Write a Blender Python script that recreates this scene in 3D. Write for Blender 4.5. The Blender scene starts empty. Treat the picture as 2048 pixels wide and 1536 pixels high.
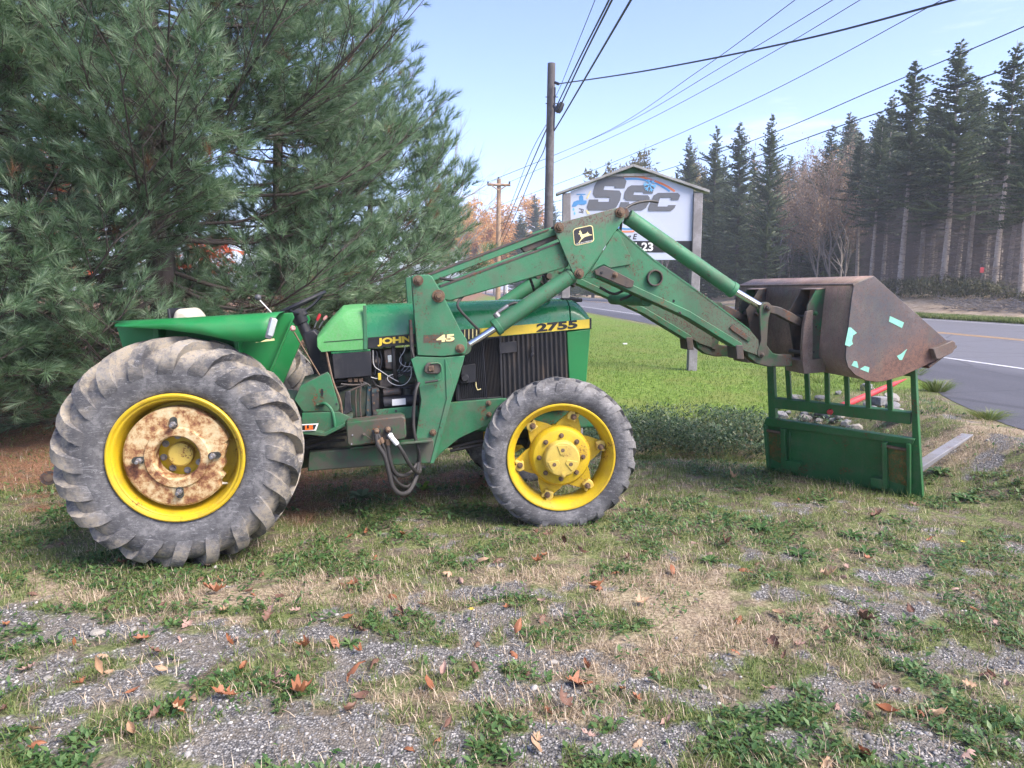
import bpy, bmesh, math, random
import numpy as np
from mathutils import Vector, Matrix

random.seed(7)
RNG = np.random.default_rng(7)
S = bpy.context.scene
COL = S.collection

# ------------------------------------------------------------------ camera
F = 1420.0                      # focal length in pixels of a 2048 px wide frame
EYE = 1.70
TH = math.atan(188.0 / F)
cam = bpy.data.cameras.new('camera')
cam.sensor_fit = 'HORIZONTAL'; cam.sensor_width = 36.0; cam.lens = F / 2048 * 36.0
cam.clip_start = 0.05; cam.clip_end = 3000
camo = bpy.data.objects.new('camera', cam); COL.objects.link(camo)
camo.location = (0, 0, EYE); camo.rotation_euler = (math.pi / 2 - TH, 0, 0)
S.camera = camo

# ------------------------------------------------------------------ sky, sun, exposure
SUN_EL, SUN_AZ = math.radians(48), math.radians(122)      # azimuth measured from +Y towards +X
W = bpy.data.worlds.new('World'); S.world = W; W.use_nodes = True
nt = W.node_tree; nt.nodes.clear()
sky = nt.nodes.new('ShaderNodeTexSky'); sky.sky_type = 'NISHITA'; sky.sun_disc = False
sky.sun_elevation = SUN_EL; sky.sun_rotation = SUN_AZ
sky.altitude = 300; sky.air_density = 0.75; sky.dust_density = 1.4; sky.ozone_density = 2.6
# thin streaks of cloud low in the sky
tc = nt.nodes.new('ShaderNodeTexCoord')
mp = nt.nodes.new('ShaderNodeMapping'); mp.inputs['Scale'].default_value = (1.6, 1.6, 9.0)
nz = nt.nodes.new('ShaderNodeTexNoise'); nz.inputs['Scale'].default_value = 1.7; nz.inputs['Detail'].default_value = 7; nz.inputs['Roughness'].default_value = .6
cr = nt.nodes.new('ShaderNodeValToRGB'); cr.color_ramp.elements[0].position = .56; cr.color_ramp.elements[1].position = .78
cr.color_ramp.elements[1].color = (.35, .35, .35, 1)
mx = nt.nodes.new('ShaderNodeMix'); mx.data_type = 'RGBA'
mx.inputs[7].default_value = (6.2, 5.9, 5.8, 1)
bg = nt.nodes.new('ShaderNodeBackground'); bg.inputs['Strength'].default_value = 0.105
wo = nt.nodes.new('ShaderNodeOutputWorld')
L = nt.links.new
L(tc.outputs['Generated'], mp.inputs['Vector']); L(mp.outputs['Vector'], nz.inputs['Vector'])
L(nz.outputs['Fac'], cr.inputs['Fac']); L(cr.outputs['Color'], mx.inputs[0])
hs = nt.nodes.new('ShaderNodeMix'); hs.data_type = 'RGBA'; hs.blend_type = 'MULTIPLY'; hs.inputs[0].default_value = 1; hs.inputs[7].default_value = (1.12, .99, 1.04, 1)
L(sky.outputs['Color'], hs.inputs[6]); L(hs.outputs[2], mx.inputs[6]); L(mx.outputs[2], bg.inputs['Color']); L(bg.outputs['Background'], wo.inputs['Surface'])
sun = bpy.data.lights.new('sun', 'SUN'); sun.energy = 2.1; sun.angle = math.radians(32); sun.color = (1, .91, .80)
suno = bpy.data.objects.new('sun', sun); COL.objects.link(suno)
sd = Vector((math.sin(SUN_AZ) * math.cos(SUN_EL), math.cos(SUN_AZ) * math.cos(SUN_EL), math.sin(SUN_EL)))
suno.rotation_euler = sd.to_track_quat('Z', 'Y').to_euler(); suno.location = (20, 10, 30)
S.view_settings.view_transform = 'Standard'; S.view_settings.look = 'None'
S.view_settings.exposure = 1.95; S.view_settings.gamma = 1.0; S.view_settings.use_curve_mapping = False
S.cycles.use_denoising = True
S.cycles.use_adaptive_sampling = True; S.cycles.adaptive_threshold = .02; S.cycles.volume_bounces = 0
S.cycles.max_bounces = 5; S.cycles.diffuse_bounces = 3; S.cycles.glossy_bounces = 3; S.cycles.transparent_max_bounces = 8

# ------------------------------------------------------------------ pixel -> place
CT, ST = math.cos(TH), math.sin(TH)
def ray(px, py):
    r, u = px - 1024.0, 768.0 - py
    return Vector((r, F * CT + u * ST, -F * ST + u * CT))
def ground_at(px, py, z=0.0):
    d = ray(px, py); t = (z - EYE) / d.z
    return Vector((d.x * t, d.y * t, z))
def at_depth(px, py, D):
    d = ray(px, py); t = D / d.y
    return Vector((d.x * t, D, EYE + d.z * t))
PHI = math.radians(11)
UX = Vector((math.cos(PHI), math.sin(PHI), 0)); UY = Vector((-math.sin(PHI), math.cos(PHI), 0))
ORG = Vector((-2.22, 5.23, 0))
def T(px, py, yl):
    """pixel on the tractor's own lengthwise plane y = yl -> (x, z) in the tractor's frame"""
    d = ray(px, py); c = Vector((0, 0, EYE))
    t = (yl - (c - ORG).dot(UY)) / d.dot(UY)
    p = c + d * t
    return ((p - ORG).dot(UX), p.z)
def T3(px, py, yl):
    x, z = T(px, py, yl); return Vector((x, yl, z))

# ------------------------------------------------------------------ object helpers
def empty(name, loc=(0, 0, 0), rz=0, parent=None):
    o = bpy.data.objects.new(name, None); COL.objects.link(o)
    o.location = loc; o.rotation_euler = (0, 0, rz); o.empty_display_size = .1
    if parent: o.parent = parent
    return o
def tag(o, label=None, cat=None, group=None, kind=None):
    if label: o['label'] = label
    if cat: o['category'] = cat
    if group: o['group'] = group
    if kind: o['kind'] = kind
    return o
def link_mesh(name, me, parent=None, loc=(0, 0, 0), rot=(0, 0, 0)):
    o = bpy.data.objects.new(name, me); COL.objects.link(o)
    o.location = loc; o.rotation_euler = rot
    if parent: o.parent = parent
    return o
def copy_tree(o, parent=None):
    c = o.copy(); COL.objects.link(c); c.parent = parent
    for ch in list(o.children): copy_tree(ch, c)
    return c
def np_mesh(name, V, Fc, mat=None, rnd=None, smooth=False):
    V = np.asarray(V, np.float32); Fc = np.asarray(Fc, np.int32); k = Fc.shape[1]
    me = bpy.data.meshes.new(name)
    me.vertices.add(len(V)); me.vertices.foreach_set('co', V.ravel())
    me.loops.add(Fc.size); me.loops.foreach_set('vertex_index', Fc.ravel())
    me.polygons.add(len(Fc)); me.polygons.foreach_set('loop_start', np.arange(0, Fc.size, k, dtype=np.int32))
    if smooth: me.polygons.foreach_set('use_smooth', np.ones(len(Fc), bool))
    if rnd is not None:
        a = me.attributes.new('rnd', 'FLOAT', 'POINT'); a.data.foreach_set('value', np.asarray(rnd, np.float32))
    me.update(calc_edges=True)
    if mat: me.materials.append(mat)
    return me
def scatter(tv, tf, P, R, sc):
    """copies of a small template (tv, tf) at P with 3x3 rotations R and scales sc, joined"""
    n, m = len(P), len(tv)
    sc = np.asarray(sc)
    if sc.ndim == 1: sc = sc[:, None]
    V = np.einsum('nij,nmj->nmi', R, tv[None] * sc[:, None, :] if sc.shape[1] == 3 else tv[None] * sc[:, None, :]) + P[:, None]
    Fa = (tf[None] + (np.arange(n) * m)[:, None, None]).reshape(-1, tf.shape[1])
    return V.reshape(-1, 3), Fa
def rotz(a):
    c, s = np.cos(a), np.sin(a); z = np.zeros_like(a); o = np.ones_like(a)
    return np.stack([np.stack([c, -s, z], -1), np.stack([s, c, z], -1), np.stack([z, z, o], -1)], -2)
def rotx(a):
    c, s = np.cos(a), np.sin(a); z = np.zeros_like(a); o = np.ones_like(a)
    return np.stack([np.stack([o, z, z], -1), np.stack([z, c, -s], -1), np.stack([z, s, c], -1)], -2)
def frame_from(dirs, spin):
    """rotations whose local +Z runs along dirs"""
    d = dirs / np.linalg.norm(dirs, axis=1, keepdims=True)
    a = np.where(np.abs(d[:, 2:3]) < .9, np.array([[0, 0, 1.]]), np.array([[1., 0, 0]]))
    x = np.cross(a, d); x /= np.linalg.norm(x, axis=1, keepdims=True)
    y = np.cross(d, x)
    c, s = np.cos(spin)[:, None], np.sin(spin)[:, None]
    return np.stack([x * c + y * s, -x * s + y * c, d], -1)
# value noise on the ground plane
_perm = np.random.default_rng(3).random((256, 256))
def vnoise(x, y):
    xi, yi = np.floor(x).astype(int), np.floor(y).astype(int); fx, fy = x - xi, y - yi
    fx = fx * fx * (3 - 2 * fx); fy = fy * fy * (3 - 2 * fy)
    g = lambda a, b: _perm[a & 255, b & 255]
    return (g(xi, yi) * (1 - fx) + g(xi + 1, yi) * fx) * (1 - fy) + (g(xi, yi + 1) * (1 - fx) + g(xi + 1, yi + 1) * fx) * fy
def fbm(x, y, oct=4, seed=0):
    v, a, t = 0, 1.0, 0
    for i in range(oct):
        v = v + a * vnoise(x * 2 ** i + 17.3 * i + seed * 31.7, y * 2 ** i + 9.1 * i - seed * 13.3); t += a; a *= .5
    return v / t
def smooth01(a, b, x):
    t = np.clip((x - a) / (b - a), 0, 1); return t * t * (3 - 2 * t)

def crom(pts, n=6):
    """smooth path through points"""
    P = [Vector(p) for p in pts]; out = []
    for i in range(len(P) - 1):
        p0 = P[max(i - 1, 0)]; p1 = P[i]; p2 = P[i + 1]; p3 = P[min(i + 2, len(P) - 1)]
        for k in range(n):
            t = k / n
            out.append(.5 * ((2 * p1) + (p2 - p0) * t + (2 * p0 - 5 * p1 + 4 * p2 - p3) * t * t + (3 * p1 - p0 - 3 * p2 + p3) * t ** 3))
    out.append(P[-1]); return out

class MB:
    def __init__(s): s.v = []; s.f = []
    def add(s, vs, fs):
        b = len(s.v); s.v += [tuple(v) for v in vs]; s.f += [tuple(i + b for i in f) for f in fs]; return s
    def prism(s, pts, y0, y1):
        n = len(pts)
        vs = [(x, y0, z) for x, z in pts] + [(x, y1, z) for x, z in pts]
        fs = [tuple(range(n)), tuple(range(2 * n - 1, n - 1, -1))] + [(i, i + n, (i + 1) % n + n, (i + 1) % n) for i in range(n)]
        return s.add(vs, fs)
    def plate(s, pxs, y0, y1):              # outline seen on the near face y0
        return s.prism([T(a, b, y0) for a, b in pxs], y0, y1)
    def box(s, c, size, rot=None):
        hx, hy, hz = [k / 2 for k in size]
        vs = [Vector((x, y, z)) for x in (-hx, hx) for y in (-hy, hy) for z in (-hz, hz)]
        if rot is not None: vs = [rot @ v for v in vs]
        c = Vector(c)
        return s.add([v + c for v in vs], [(0, 1, 3, 2), (4, 6, 7, 5), (0, 4, 5, 1), (2, 3, 7, 6), (0, 2, 6, 4), (1, 5, 7, 3)])
    def cyl(s, p0, p1, r0, r1=None, n=16):
        p0, p1 = Vector(p0), Vector(p1); r1 = r0 if r1 is None else r1
        q = (p1 - p0).to_track_quat('Z', 'Y'); vs = []
        for p, r in ((p0, r0), (p1, r1)):
            vs += [p + q @ Vector((r * math.cos(2 * math.pi * i / n), r * math.sin(2 * math.pi * i / n), 0)) for i in range(n)]
        return s.add(vs, [tuple(range(n - 1, -1, -1)), tuple(range(n, 2 * n))] + [(i, (i + 1) % n, (i + 1) % n + n, i + n) for i in range(n)])
    def tube(s, path, r, n=8, ends=True):
        P = [Vector(p) for p in path]; m = len(P); vs = []; up = None
        rr = r if isinstance(r, (list, tuple)) else [r] * m
        for i, p in enumerate(P):
            t = (P[min(i + 1, m - 1)] - P[max(i - 1, 0)]).normalized()
            if up is None: up = Vector((0, 0, 1)) if abs(t.z) < .9 else Vector((1, 0, 0))
            x = up.cross(t)
            if x.length < 1e-6: x = t.orthogonal()
            x.normalize(); y = t.cross(x); up = y
            # keep the frame from twisting
            vs += [p + rr[i] * (x * math.cos(2 * math.pi * k / n) + y * math.sin(2 * math.pi * k / n)) for k in range(n)]
        fs = [(i * n + k, i * n + (k + 1) % n, (i + 1) * n + (k + 1) % n, (i + 1) * n + k) for i in range(m - 1) for k in range(n)]
        if ends: fs += [tuple(range(n - 1, -1, -1)), tuple(range((m - 1) * n, m * n))]
        return s.add(vs, fs)
    def lathe(s, prof, n=48, closed=False):   # profile of (r, y) round the y axis
        m = len(prof); vs = []
        for k in range(n):
            a = 2 * math.pi * k / n
            vs += [(r * math.cos(a), y, r * math.sin(a)) for r, y in prof]
        fs = []
        for k in range(n):
            b, c = k * m, ((k + 1) % n) * m
            for j in range(m if closed else m - 1):
                j2 = (j + 1) % m
                fs.append((b + j, b + j2, c + j2, c + j))
        return s.add(vs, fs)
    def sphere(s, c, r, n=14, m=8, sc=(1, 1, 1)):
        c = Vector(c); vs = [c + Vector((0, 0, r * sc[2]))]
        for i in range(1, m):
            a = math.pi * i / m
            vs += [c + Vector((r * sc[0] * math.sin(a) * math.cos(2 * math.pi * k / n), r * sc[1] * math.sin(a) * math.sin(2 * math.pi * k / n), r * sc[2] * math.cos(a))) for k in range(n)]
        vs.append(c - Vector((0, 0, r * sc[2])))
        fs = [(0, 1 + k, 1 + (k + 1) % n) for k in range(n)]
        for i in range(m - 2):
            b = 1 + i * n
            fs += [(b + k, b + n + k, b + n + (k + 1) % n, b + (k + 1) % n) for k in range(n)]
        e = len(vs) - 1; b = 1 + (m - 2) * n
        fs += [(b + k, e, b + (k + 1) % n) for k in range(n)]
        return s.add(vs, fs)
    def mesh(s, name, mat, smooth=32):
        me = bpy.data.meshes.new(name); me.from_pydata([tuple(v) for v in s.v], [], s.f)
        bm = bmesh.new(); bm.from_mesh(me); bmesh.ops.recalc_face_normals(bm, faces=bm.faces); bm.to_mesh(me); bm.free()
        if smooth: me.shade_smooth(); me.set_sharp_from_angle(angle=math.radians(smooth))
        if mat: me.materials.append(mat)
        return me
    def build(s, name, mat, parent=None, bevel=0, loc=(0, 0, 0), smooth=32, seg=2):
        o = link_mesh(name, s.mesh(name, mat, smooth), parent, loc)
        if bevel:
            b = o.modifiers.new('bevel', 'BEVEL'); b.width = bevel; b.segments = seg; b.limit_method = 'ANGLE'; b.angle_limit = math.radians(35)
            b.harden_normals = False
        return o

def text_mesh(txt, size=1.0, bold=0.0, shear=0.0, depth=.002, sx=1.0, space=1.0):
    """letters as a mesh lying in x-z, facing -y, origin at the left of the base line"""
    cu = bpy.data.curves.new('letters', 'FONT'); cu.body = txt; cu.size = size; cu.offset = bold; cu.shear = shear
    cu.extrude = depth / 2; cu.space_character = space; cu.resolution_u = 4
    o = bpy.data.objects.new('letters', cu); COL.objects.link(o)
    dg = bpy.context.evaluated_depsgraph_get(); me = bpy.data.meshes.new_from_object(o.evaluated_get(dg))
    bpy.data.objects.remove(o); bpy.data.curves.remove(cu)
    me.transform(Matrix(((sx, 0, 0, 0), (0, 0, -1, 0), (0, 1, 0, 0), (0, 0, 0, 1))))
    return me

# ------------------------------------------------------------------ materials
def nodes_of(name):
    m = bpy.data.materials.new(name); m.use_nodes = True; n = m.node_tree
    b = n.nodes['Principled BSDF']
    return m, n, b
class G:
    """small node-graph writer"""
    def __init__(s, nt): s.nt = nt
    def n(s, t, **kw):
        x = s.nt.nodes.new('ShaderNode' + t)
        for k, v in kw.items(): setattr(x, k, v)
        return x
    def put(s, sock, v):
        if hasattr(v, 'links') or isinstance(v, bpy.types.NodeSocket): s.nt.links.new(v, sock)
        elif isinstance(v, (tuple, list)) and len(v) == 3 and sock.type == 'RGBA': sock.default_value = (*v, 1)
        else: sock.default_value = v
    def coord(s, kind='Object'): return s.n('TexCoord').outputs[kind]
    def noise(s, vec, scale, detail=4, rough=.55, dist=0):
        x = s.n('TexNoise'); s.put(x.inputs['Vector'], vec); x.inputs['Scale'].default_value = scale
        x.inputs['Detail'].default_value = detail; x.inputs['Roughness'].default_value = rough; x.inputs['Distortion'].default_value = dist
        return x.outputs['Fac']
    def scalev(s, vec, sc):
        x = s.n('Mapping'); s.put(x.inputs['Vector'], vec); x.inputs['Scale'].default_value = sc; return x.outputs['Vector']
    def step(s, v, a, b, lo=0., hi=1.):
        x = s.n('MapRange', interpolation_type='SMOOTHSTEP'); s.put(x.inputs['Value'], v)
        for k, q in (('From Min', a), ('From Max', b), ('To Min', lo), ('To Max', hi)): x.inputs[k].default_value = q
        return x.outputs['Result']
    def math(s, op, a, b=0.0):
        x = s.n('Math', operation=op); s.put(x.inputs[0], a); s.put(x.inputs[1], b); return x.outputs[0]
    def mix(s, fac, a, b, blend='MIX'):
        x = s.n('Mix', data_type='RGBA', blend_type=blend); s.put(x.inputs[0], fac); s.put(x.inputs[6], a); s.put(x.inputs[7], b); return x.outputs[2]
    def ramp(s, v, stops):
        x = s.n('ValToRGB'); s.put(x.inputs['Fac'], v); e = x.color_ramp.elements
        while len(e) < len(stops): e.new(.5)
        for q, (p, c) in zip(e, stops): q.position = p; q.color = (*c, 1)
        return x.outputs['Color']
    def bump(s, h, strength, dist=.01, normal=None):
        x = s.n('Bump'); s.put(x.inputs['Height'], h); x.inputs['Strength'].default_value = strength; x.inputs['Distance'].default_value = dist
        if normal is not None: s.put(x.inputs['Normal'], normal)
        return x.outputs['Normal']
    def attr(s, name): x = s.n('Attribute', attribute_name=name); return x.outputs
M = {}
def paint(name, col, rough=.4, dirt=(.16, .13, .09), damt=.35, rust=.0, rcol=(.13, .045, .02), scale=1.0, vary=.25, metal=0., bump=.15, coat=0., dust=0., where=None):
    """weathered paint; where=(a, b, c, d, e) adds grime from d to e of a*x + b*z + c (the part's own place on the machine)"""
    m, nt, b = nodes_of(name); g = G(nt); v = g.coord()
    big = g.noise(v, 2.3 * scale, 5); mid = g.noise(v, 8 * scale, 9, .72); fine = g.noise(v, 70 * scale, 6, .75)
    c = g.mix(g.step(big, .40, .62), col, tuple(k * (1 - vary) for k in col))
    if dust: c = g.mix(g.step(fine, .35, .70, 0, dust), c, tuple(.5 * k + .17 for k in col))
    extra = 0.0
    if where:
        sp = g.n('SeparateXYZ'); g.put(sp.inputs[0], v)
        lin = g.math('ADD', g.math('ADD', g.math('MULTIPLY', sp.outputs[0], where[0]), g.math('MULTIPLY', sp.outputs[2], where[1])), where[2])
        lin = g.math('ADD', lin, g.math('MULTIPLY', g.math('SUBTRACT', mid, .5), (where[4] - where[3]) * 1.6))
        extra = g.step(lin, where[3], where[4])
    d = g.math('MULTIPLY', g.step(mid, .50 - .16 * damt, .66 - .14 * damt), min(1., damt * 1.15))
    if where: d = g.math('MAXIMUM', d, g.math('MULTIPLY', extra, g.step(fine, .30, .60, .35, .95)))
    c = g.mix(d, c, dirt)
    streak = g.noise(g.scalev(v, (26 * scale, 26 * scale, 2.0 * scale)), 1.0, 5, .7)
    c = g.mix(g.step(streak, .52, .68, 0, damt * .6), c, dirt)
    r = g.math('ADD', g.step(mid, .42, .65, 0, .25), rough)
    if rust:
        zone = g.step(g.noise(v, 4.5 * scale, 7, .75), .59 - rust * .14, .64 - rust * .10)
        if where: zone = g.math('MAXIMUM', zone, g.math('MULTIPLY', extra, .8))
        rm = g.math('MULTIPLY', g.step(fine, .50, .57), zone)
        c = g.mix(rm, c, g.ramp(g.noise(v, 30 * scale, 4), [(.35, tuple(k * .45 for k in rcol)), (.65, tuple(k * 1.5 for k in rcol))]))
        r = g.math('ADD', r, g.math('MULTIPLY', rm, .3))
    g.put(b.inputs['Base Color'], c); g.put(b.inputs['Roughness'], r); b.inputs['Metallic'].default_value = metal
    if coat: b.inputs['Coat Weight'].default_value = coat; b.inputs['Coat Roughness'].default_value = .12
    g.put(b.inputs['Normal'], g.bump(fine, bump, .002))
    M[name] = m; return m
def plain(name, col, rough=.5, metal=0., vary=.2, scale=20, bump=.1, emis=None):
    m, nt, b = nodes_of(name); g = G(nt); v = g.coord(); n = g.noise(v, scale, 5, .6)
    g.put(b.inputs['Base Color'], g.mix(n, tuple(k * (1 + vary) for k in col), tuple(k * (1 - vary) for k in col)))
    b.inputs['Roughness'].default_value = rough; b.inputs['Metallic'].default_value = metal
    if bump: g.put(b.inputs['Normal'], g.bump(n, bump, .004))
    M[name] = m; return m
def leafmat(name, stops, rough=.6, trans=.35, attr='rnd'):
    """two-sided foliage whose shade varies leaf by leaf"""
    m, nt, b = nodes_of(name); g = G(nt); c = g.ramp(g.attr(attr)['Fac'], stops)
    g.put(b.inputs['Base Color'], c); b.inputs['Roughness'].default_value = rough
    t = g.n('BsdfTranslucent'); g.put(t.inputs['Color'], c)
    ms = g.n('MixShader'); ms.inputs[0].default_value = trans
    out = [x for x in nt.nodes if x.type == 'OUTPUT_MATERIAL'][0]
    nt.links.new(b.outputs[0], ms.inputs[1]); nt.links.new(t.outputs[0], ms.inputs[2]); nt.links.new(ms.outputs[0], out.inputs['Surface'])
    M[name] = m; return m

paint('hood_green', (.012, .175, .058), .22, damt=.10, vary=.12, bump=.04, coat=.35)
paint('cowl_green', (.075, .33, .085), .5, damt=.12, vary=.15, dust=.35)
paint('fender_green', (.010, .185, .045), .42, damt=.06, vary=.15, bump=.05, coat=.08)
paint('loader_green', (.029, .170, .075), .55, dirt=(.12, .11, .09), damt=.30, rust=.36, rcol=(.09, .05, .035), vary=.25, dust=.10)
paint('boom_green', (.027, .160, .070), .55, dirt=(.09, .08, .065), damt=.32, rust=.5, rcol=(.08, .045, .03), vary=.28, dust=.08, where=(1, 0, 0, 3.15, 4.1))
paint('frame_green', (.018, .145, .058), .5, dirt=(.08, .075, .055), damt=.4, rust=.45, vary=.35, dust=.1)
paint('grimy_green', (.015, .10, .035), .55, dirt=(.07, .055, .045), damt=.8, rust=.5, vary=.5)
paint('rail_green', (.020, .11, .045), .55, dirt=(.075, .065, .055), damt=.75, rust=.3, vary=.4)
paint('fork_green', (.018, .125, .035), .42, damt=.18, rust=.25, vary=.2, dust=.1)
paint('rim_yellow', (.56, .39, .014), .42, dirt=(.30, .17, .03), damt=.3, rust=.2, vary=.15, bump=.1)
paint('hub_yellow', (.62, .46, .09), .5, dirt=(.35, .22, .06), damt=.35, rust=.25, vary=.15)
paint('black_paint', (.012, .013, .018), .45, dirt=(.08, .075, .07), damt=.25, vary=.3)
paint('black_plastic', (.011, .012, .017), .5, dirt=(.05, .05, .05), damt=.2, vary=.3, bump=.25)
paint('worn_dark', (.045, .042, .042), .6, dirt=(.10, .075, .055), damt=.6, rust=.4, vary=.4)
paint('steel_brown', (.095, .065, .055), .6, dirt=(.14, .115, .095), damt=.6, rust=.8, rcol=(.16, .06, .03), vary=.4)
paint('rusty_bolt', (.12, .075, .05), .6, dirt=(.2, .14, .08), damt=.5, rust=.6, vary=.4, scale=6)
paint('engine_dark', (.022, .030, .028), .6, dirt=(.075, .065, .05), damt=.6, vary=.5, scale=2)
paint('engine_green', (.022, .075, .05), .6, dirt=(.07, .065, .045), damt=.7, vary=.4, scale=2)
paint('engine_blue', (.04, .10, .12), .6, dirt=(.10, .09, .06), damt=.6, vary=.4, scale=2)
paint('bare_steel', (.30, .30, .32), .4, dirt=(.2, .17, .14), damt=.3, metal=.7, scale=4)
paint('fork_steel', (.24, .24, .255), .5, dirt=(.20, .19, .18), damt=.3, rust=.15, vary=.3, metal=.2)
paint('spear_red', (.55, .035, .045), .45, dirt=(.35, .12, .1), damt=.3, vary=.2)
paint('red_knob', (.5, .03, .03), .4, dirt=(.6, .5, .45), damt=.7, vary=.1, scale=8)
paint('seat_vinyl', (.62, .58, .45), .5, dirt=(.3, .26, .18), damt=.2)
paint('grey_wood', (.29, .28, .29), .8, dirt=(.18, .17, .17), damt=.6, vary=.3)
paint('pole_wood', (.13, .125, .13), .85, dirt=(.09, .08, .08), damt=.6, vary=.35)
paint('pole_wood_pale', (.40, .27, .17), .85, dirt=(.22, .16, .12), damt=.4, vary=.3)
paint('sign_white', (.47, .52, .63), .5, dirt=(.5, .52, .55), damt=.2, vary=.06)
paint('roof_trim', (.33, .34, .34), .7, damt=.3)
paint('grey_letter', (.12, .13, .15), .5, damt=.1, vary=.08)
paint('tape_green', (.22, .56, .43), .6, dirt=(.4, .7, .58), damt=.25, vary=.1, scale=6)
paint('decal_yellow', (.75, .55, .05), .45, dirt=(.4, .3, .08), damt=.2, vary=.1)
paint('decal_pale', (.78, .68, .32), .5, dirt=(.4, .35, .2), damt=.3, vary=.1)
paint('decal_black', (.010, .011, .013), .4, dirt=(.05, .05, .045), damt=.2)
plain('chrome', (.75, .76, .78), .12, 1.0, .05, 30, .02)
plain('rubber_hose', (.030, .028, .027), .55, 0, .4, 40)
plain('cable', (.02, .022, .03), .5, 0, .2)
plain('sign_orange', (.75, .22, .10), .5); plain('sign_blue', (.08, .26, .52), .5); plain('sign_cyan', (.15, .45, .75), .5)
plain('sale_orange', (.85, .16, .02), .5); plain('white_print', (.75, .75, .73), .5)
plain('knob_grey', (.07, .07, .075), .5); plain('lamp_glass', (.55, .6, .6), .1, .3)
plain('wire_white', (.6, .6, .58), .5); plain('yellow_rope', (.6, .5, .05), .7)
plain('tag_red', (.6, .06, .08), .5)
# ================================================================== special materials of the tractor
def mat_tyre(name, r0, r1, dust=(.36, .31, .23)):
    m, nt, b = nodes_of(name); g = G(nt); v = g.coord()
    sep = g.n('SeparateXYZ'); g.put(sep.inputs[0], v)
    rad = g.math('SQRT', g.math('ADD', g.math('MULTIPLY', sep.outputs[0], sep.outputs[0]), g.math('MULTIPLY', sep.outputs[2], sep.outputs[2])))
    n1 = g.noise(v, 5, 7, .65); n2 = g.noise(v, 34, 8, .75); n3 = g.noise(v, 120, 4, .7)
    base = g.ramp(n1, [(.38, (.066, .066, .070)), (.5, (.112, .112, .117)), (.62, (.185, .183, .185))])
    base = g.mix(g.step(n2, .46, .60, 0, .6), base, (.055, .056, .062))
    scuff = g.noise(g.scalev(v, (14, 14, 60)), 1.0, 8, .8, 1.5)
    base = g.mix(g.step(scuff, .53, .62, 0, .6), base, (.31, .31, .315))
    band = g.math('MULTIPLY', g.step(rad, r0, r1), g.step(n1, .40, .54))
    band = g.math('MULTIPLY', band, g.step(n2, .40, .54, .25, 1))
    c = g.mix(g.math('MULTIPLY', band, .68), base, dust)
    c = g.mix(g.step(g.noise(v, 11, 9, .8), .54, .62, 0, .55), c, (.075, .076, .082))
    g.put(b.inputs['Base Color'], c); b.inputs['Roughness'].default_value = .75
    b.inputs['Specular IOR Level'].default_value = .35
    g.put(b.inputs['Normal'], g.bump(g.math('ADD', n2, g.math('MULTIPLY', n3, .5)), .35, .004))
    M[name] = m
mat_tyre('tyre_rear', .50, .62); mat_tyre('tyre_front', .46, .60, (.27, .26, .24))
paint('lug_rubber', (.125, .135, .16), .75, dirt=(.30, .27, .21), damt=.7, vary=.45, bump=.5, scale=2)

m, nt, b = nodes_of('rusty_weight'); g = G(nt); v = g.coord()
n1 = g.noise(v, 7, 8, .72); n2 = g.noise(v, 26, 8, .75)
mk = g.math('ADD', g.math('MULTIPLY', n1, .6), g.math('MULTIPLY', n2, .5))
c = g.ramp(mk, [(.41, (.065, .022, .014)), (.49, (.20, .08, .035)), (.54, (.36, .21, .09)), (.59, (.49, .37, .20)), (.69, (.56, .47, .30))])
g.put(b.inputs['Base Color'], c); b.inputs['Roughness'].default_value = .7
g.put(b.inputs['Normal'], g.bump(mk, .5, .006)); M['rusty_weight'] = m

def mat_bucket(name, a, bb, cgreen, gamt, low=None):
    m, nt, b = nodes_of(name); g = G(nt); v = g.coord()
    n1 = g.noise(v, 2.6, 8, .65); n2 = g.noise(v, 40, 8, .8); n3 = g.noise(v, 110, 4, .8)
    c = g.ramp(n1, [(.38, a), (.5, bb), (.64, tuple(k * 1.6 for k in bb))])
    if low:
        sp = g.n('SeparateXYZ'); g.put(sp.inputs[0], v); lz = g.math('SUBTRACT', g.math('MULTIPLY', sp.outputs[0], .45), sp.outputs[2]); lz = g.math('ADD', lz, g.math('MULTIPLY', n1, .9))
        c = g.mix(g.step(lz, low[0], low[1], 0, .9), c, g.ramp(n2, [(.4, (.085, .038, .026)), (.6, (.20, .10, .065))]))
    c = g.mix(g.step(n2, .48, .60, 0, .38), c, (.145, .075, .052))
    st = g.noise(g.scalev(v, (9, 60, 5)), 1.0, 7, .7)
    c = g.mix(g.math('MULTIPLY', g.step(st, .45, .62), g.step(g.noise(v, 3.3, 4), .38, .6, 0, gamt)), c, cgreen)
    c = g.mix(g.step(n3, .56, .62, 0, .7), c, (.035, .03, .03))
    g.put(b.inputs['Base Color'], c); g.put(b.inputs['Roughness'], g.step(n2, .3, .7, .42, .7))
    g.put(b.inputs['Normal'], g.bump(n2, .3, .003)); M[name] = m
mat_bucket('bucket_side', (.068, .068, .078), (.098, .082, .082), (.10, .13, .10), .2, (1.3, 1.7))
mat_bucket('bucket_back', (.115, .078, .062), (.165, .108, .085), (.15, .17, .10), .45)
mat_bucket('bucket_brown', (.12, .085, .07), (.17, .125, .105), (.10, .15, .09), .25)

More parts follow.
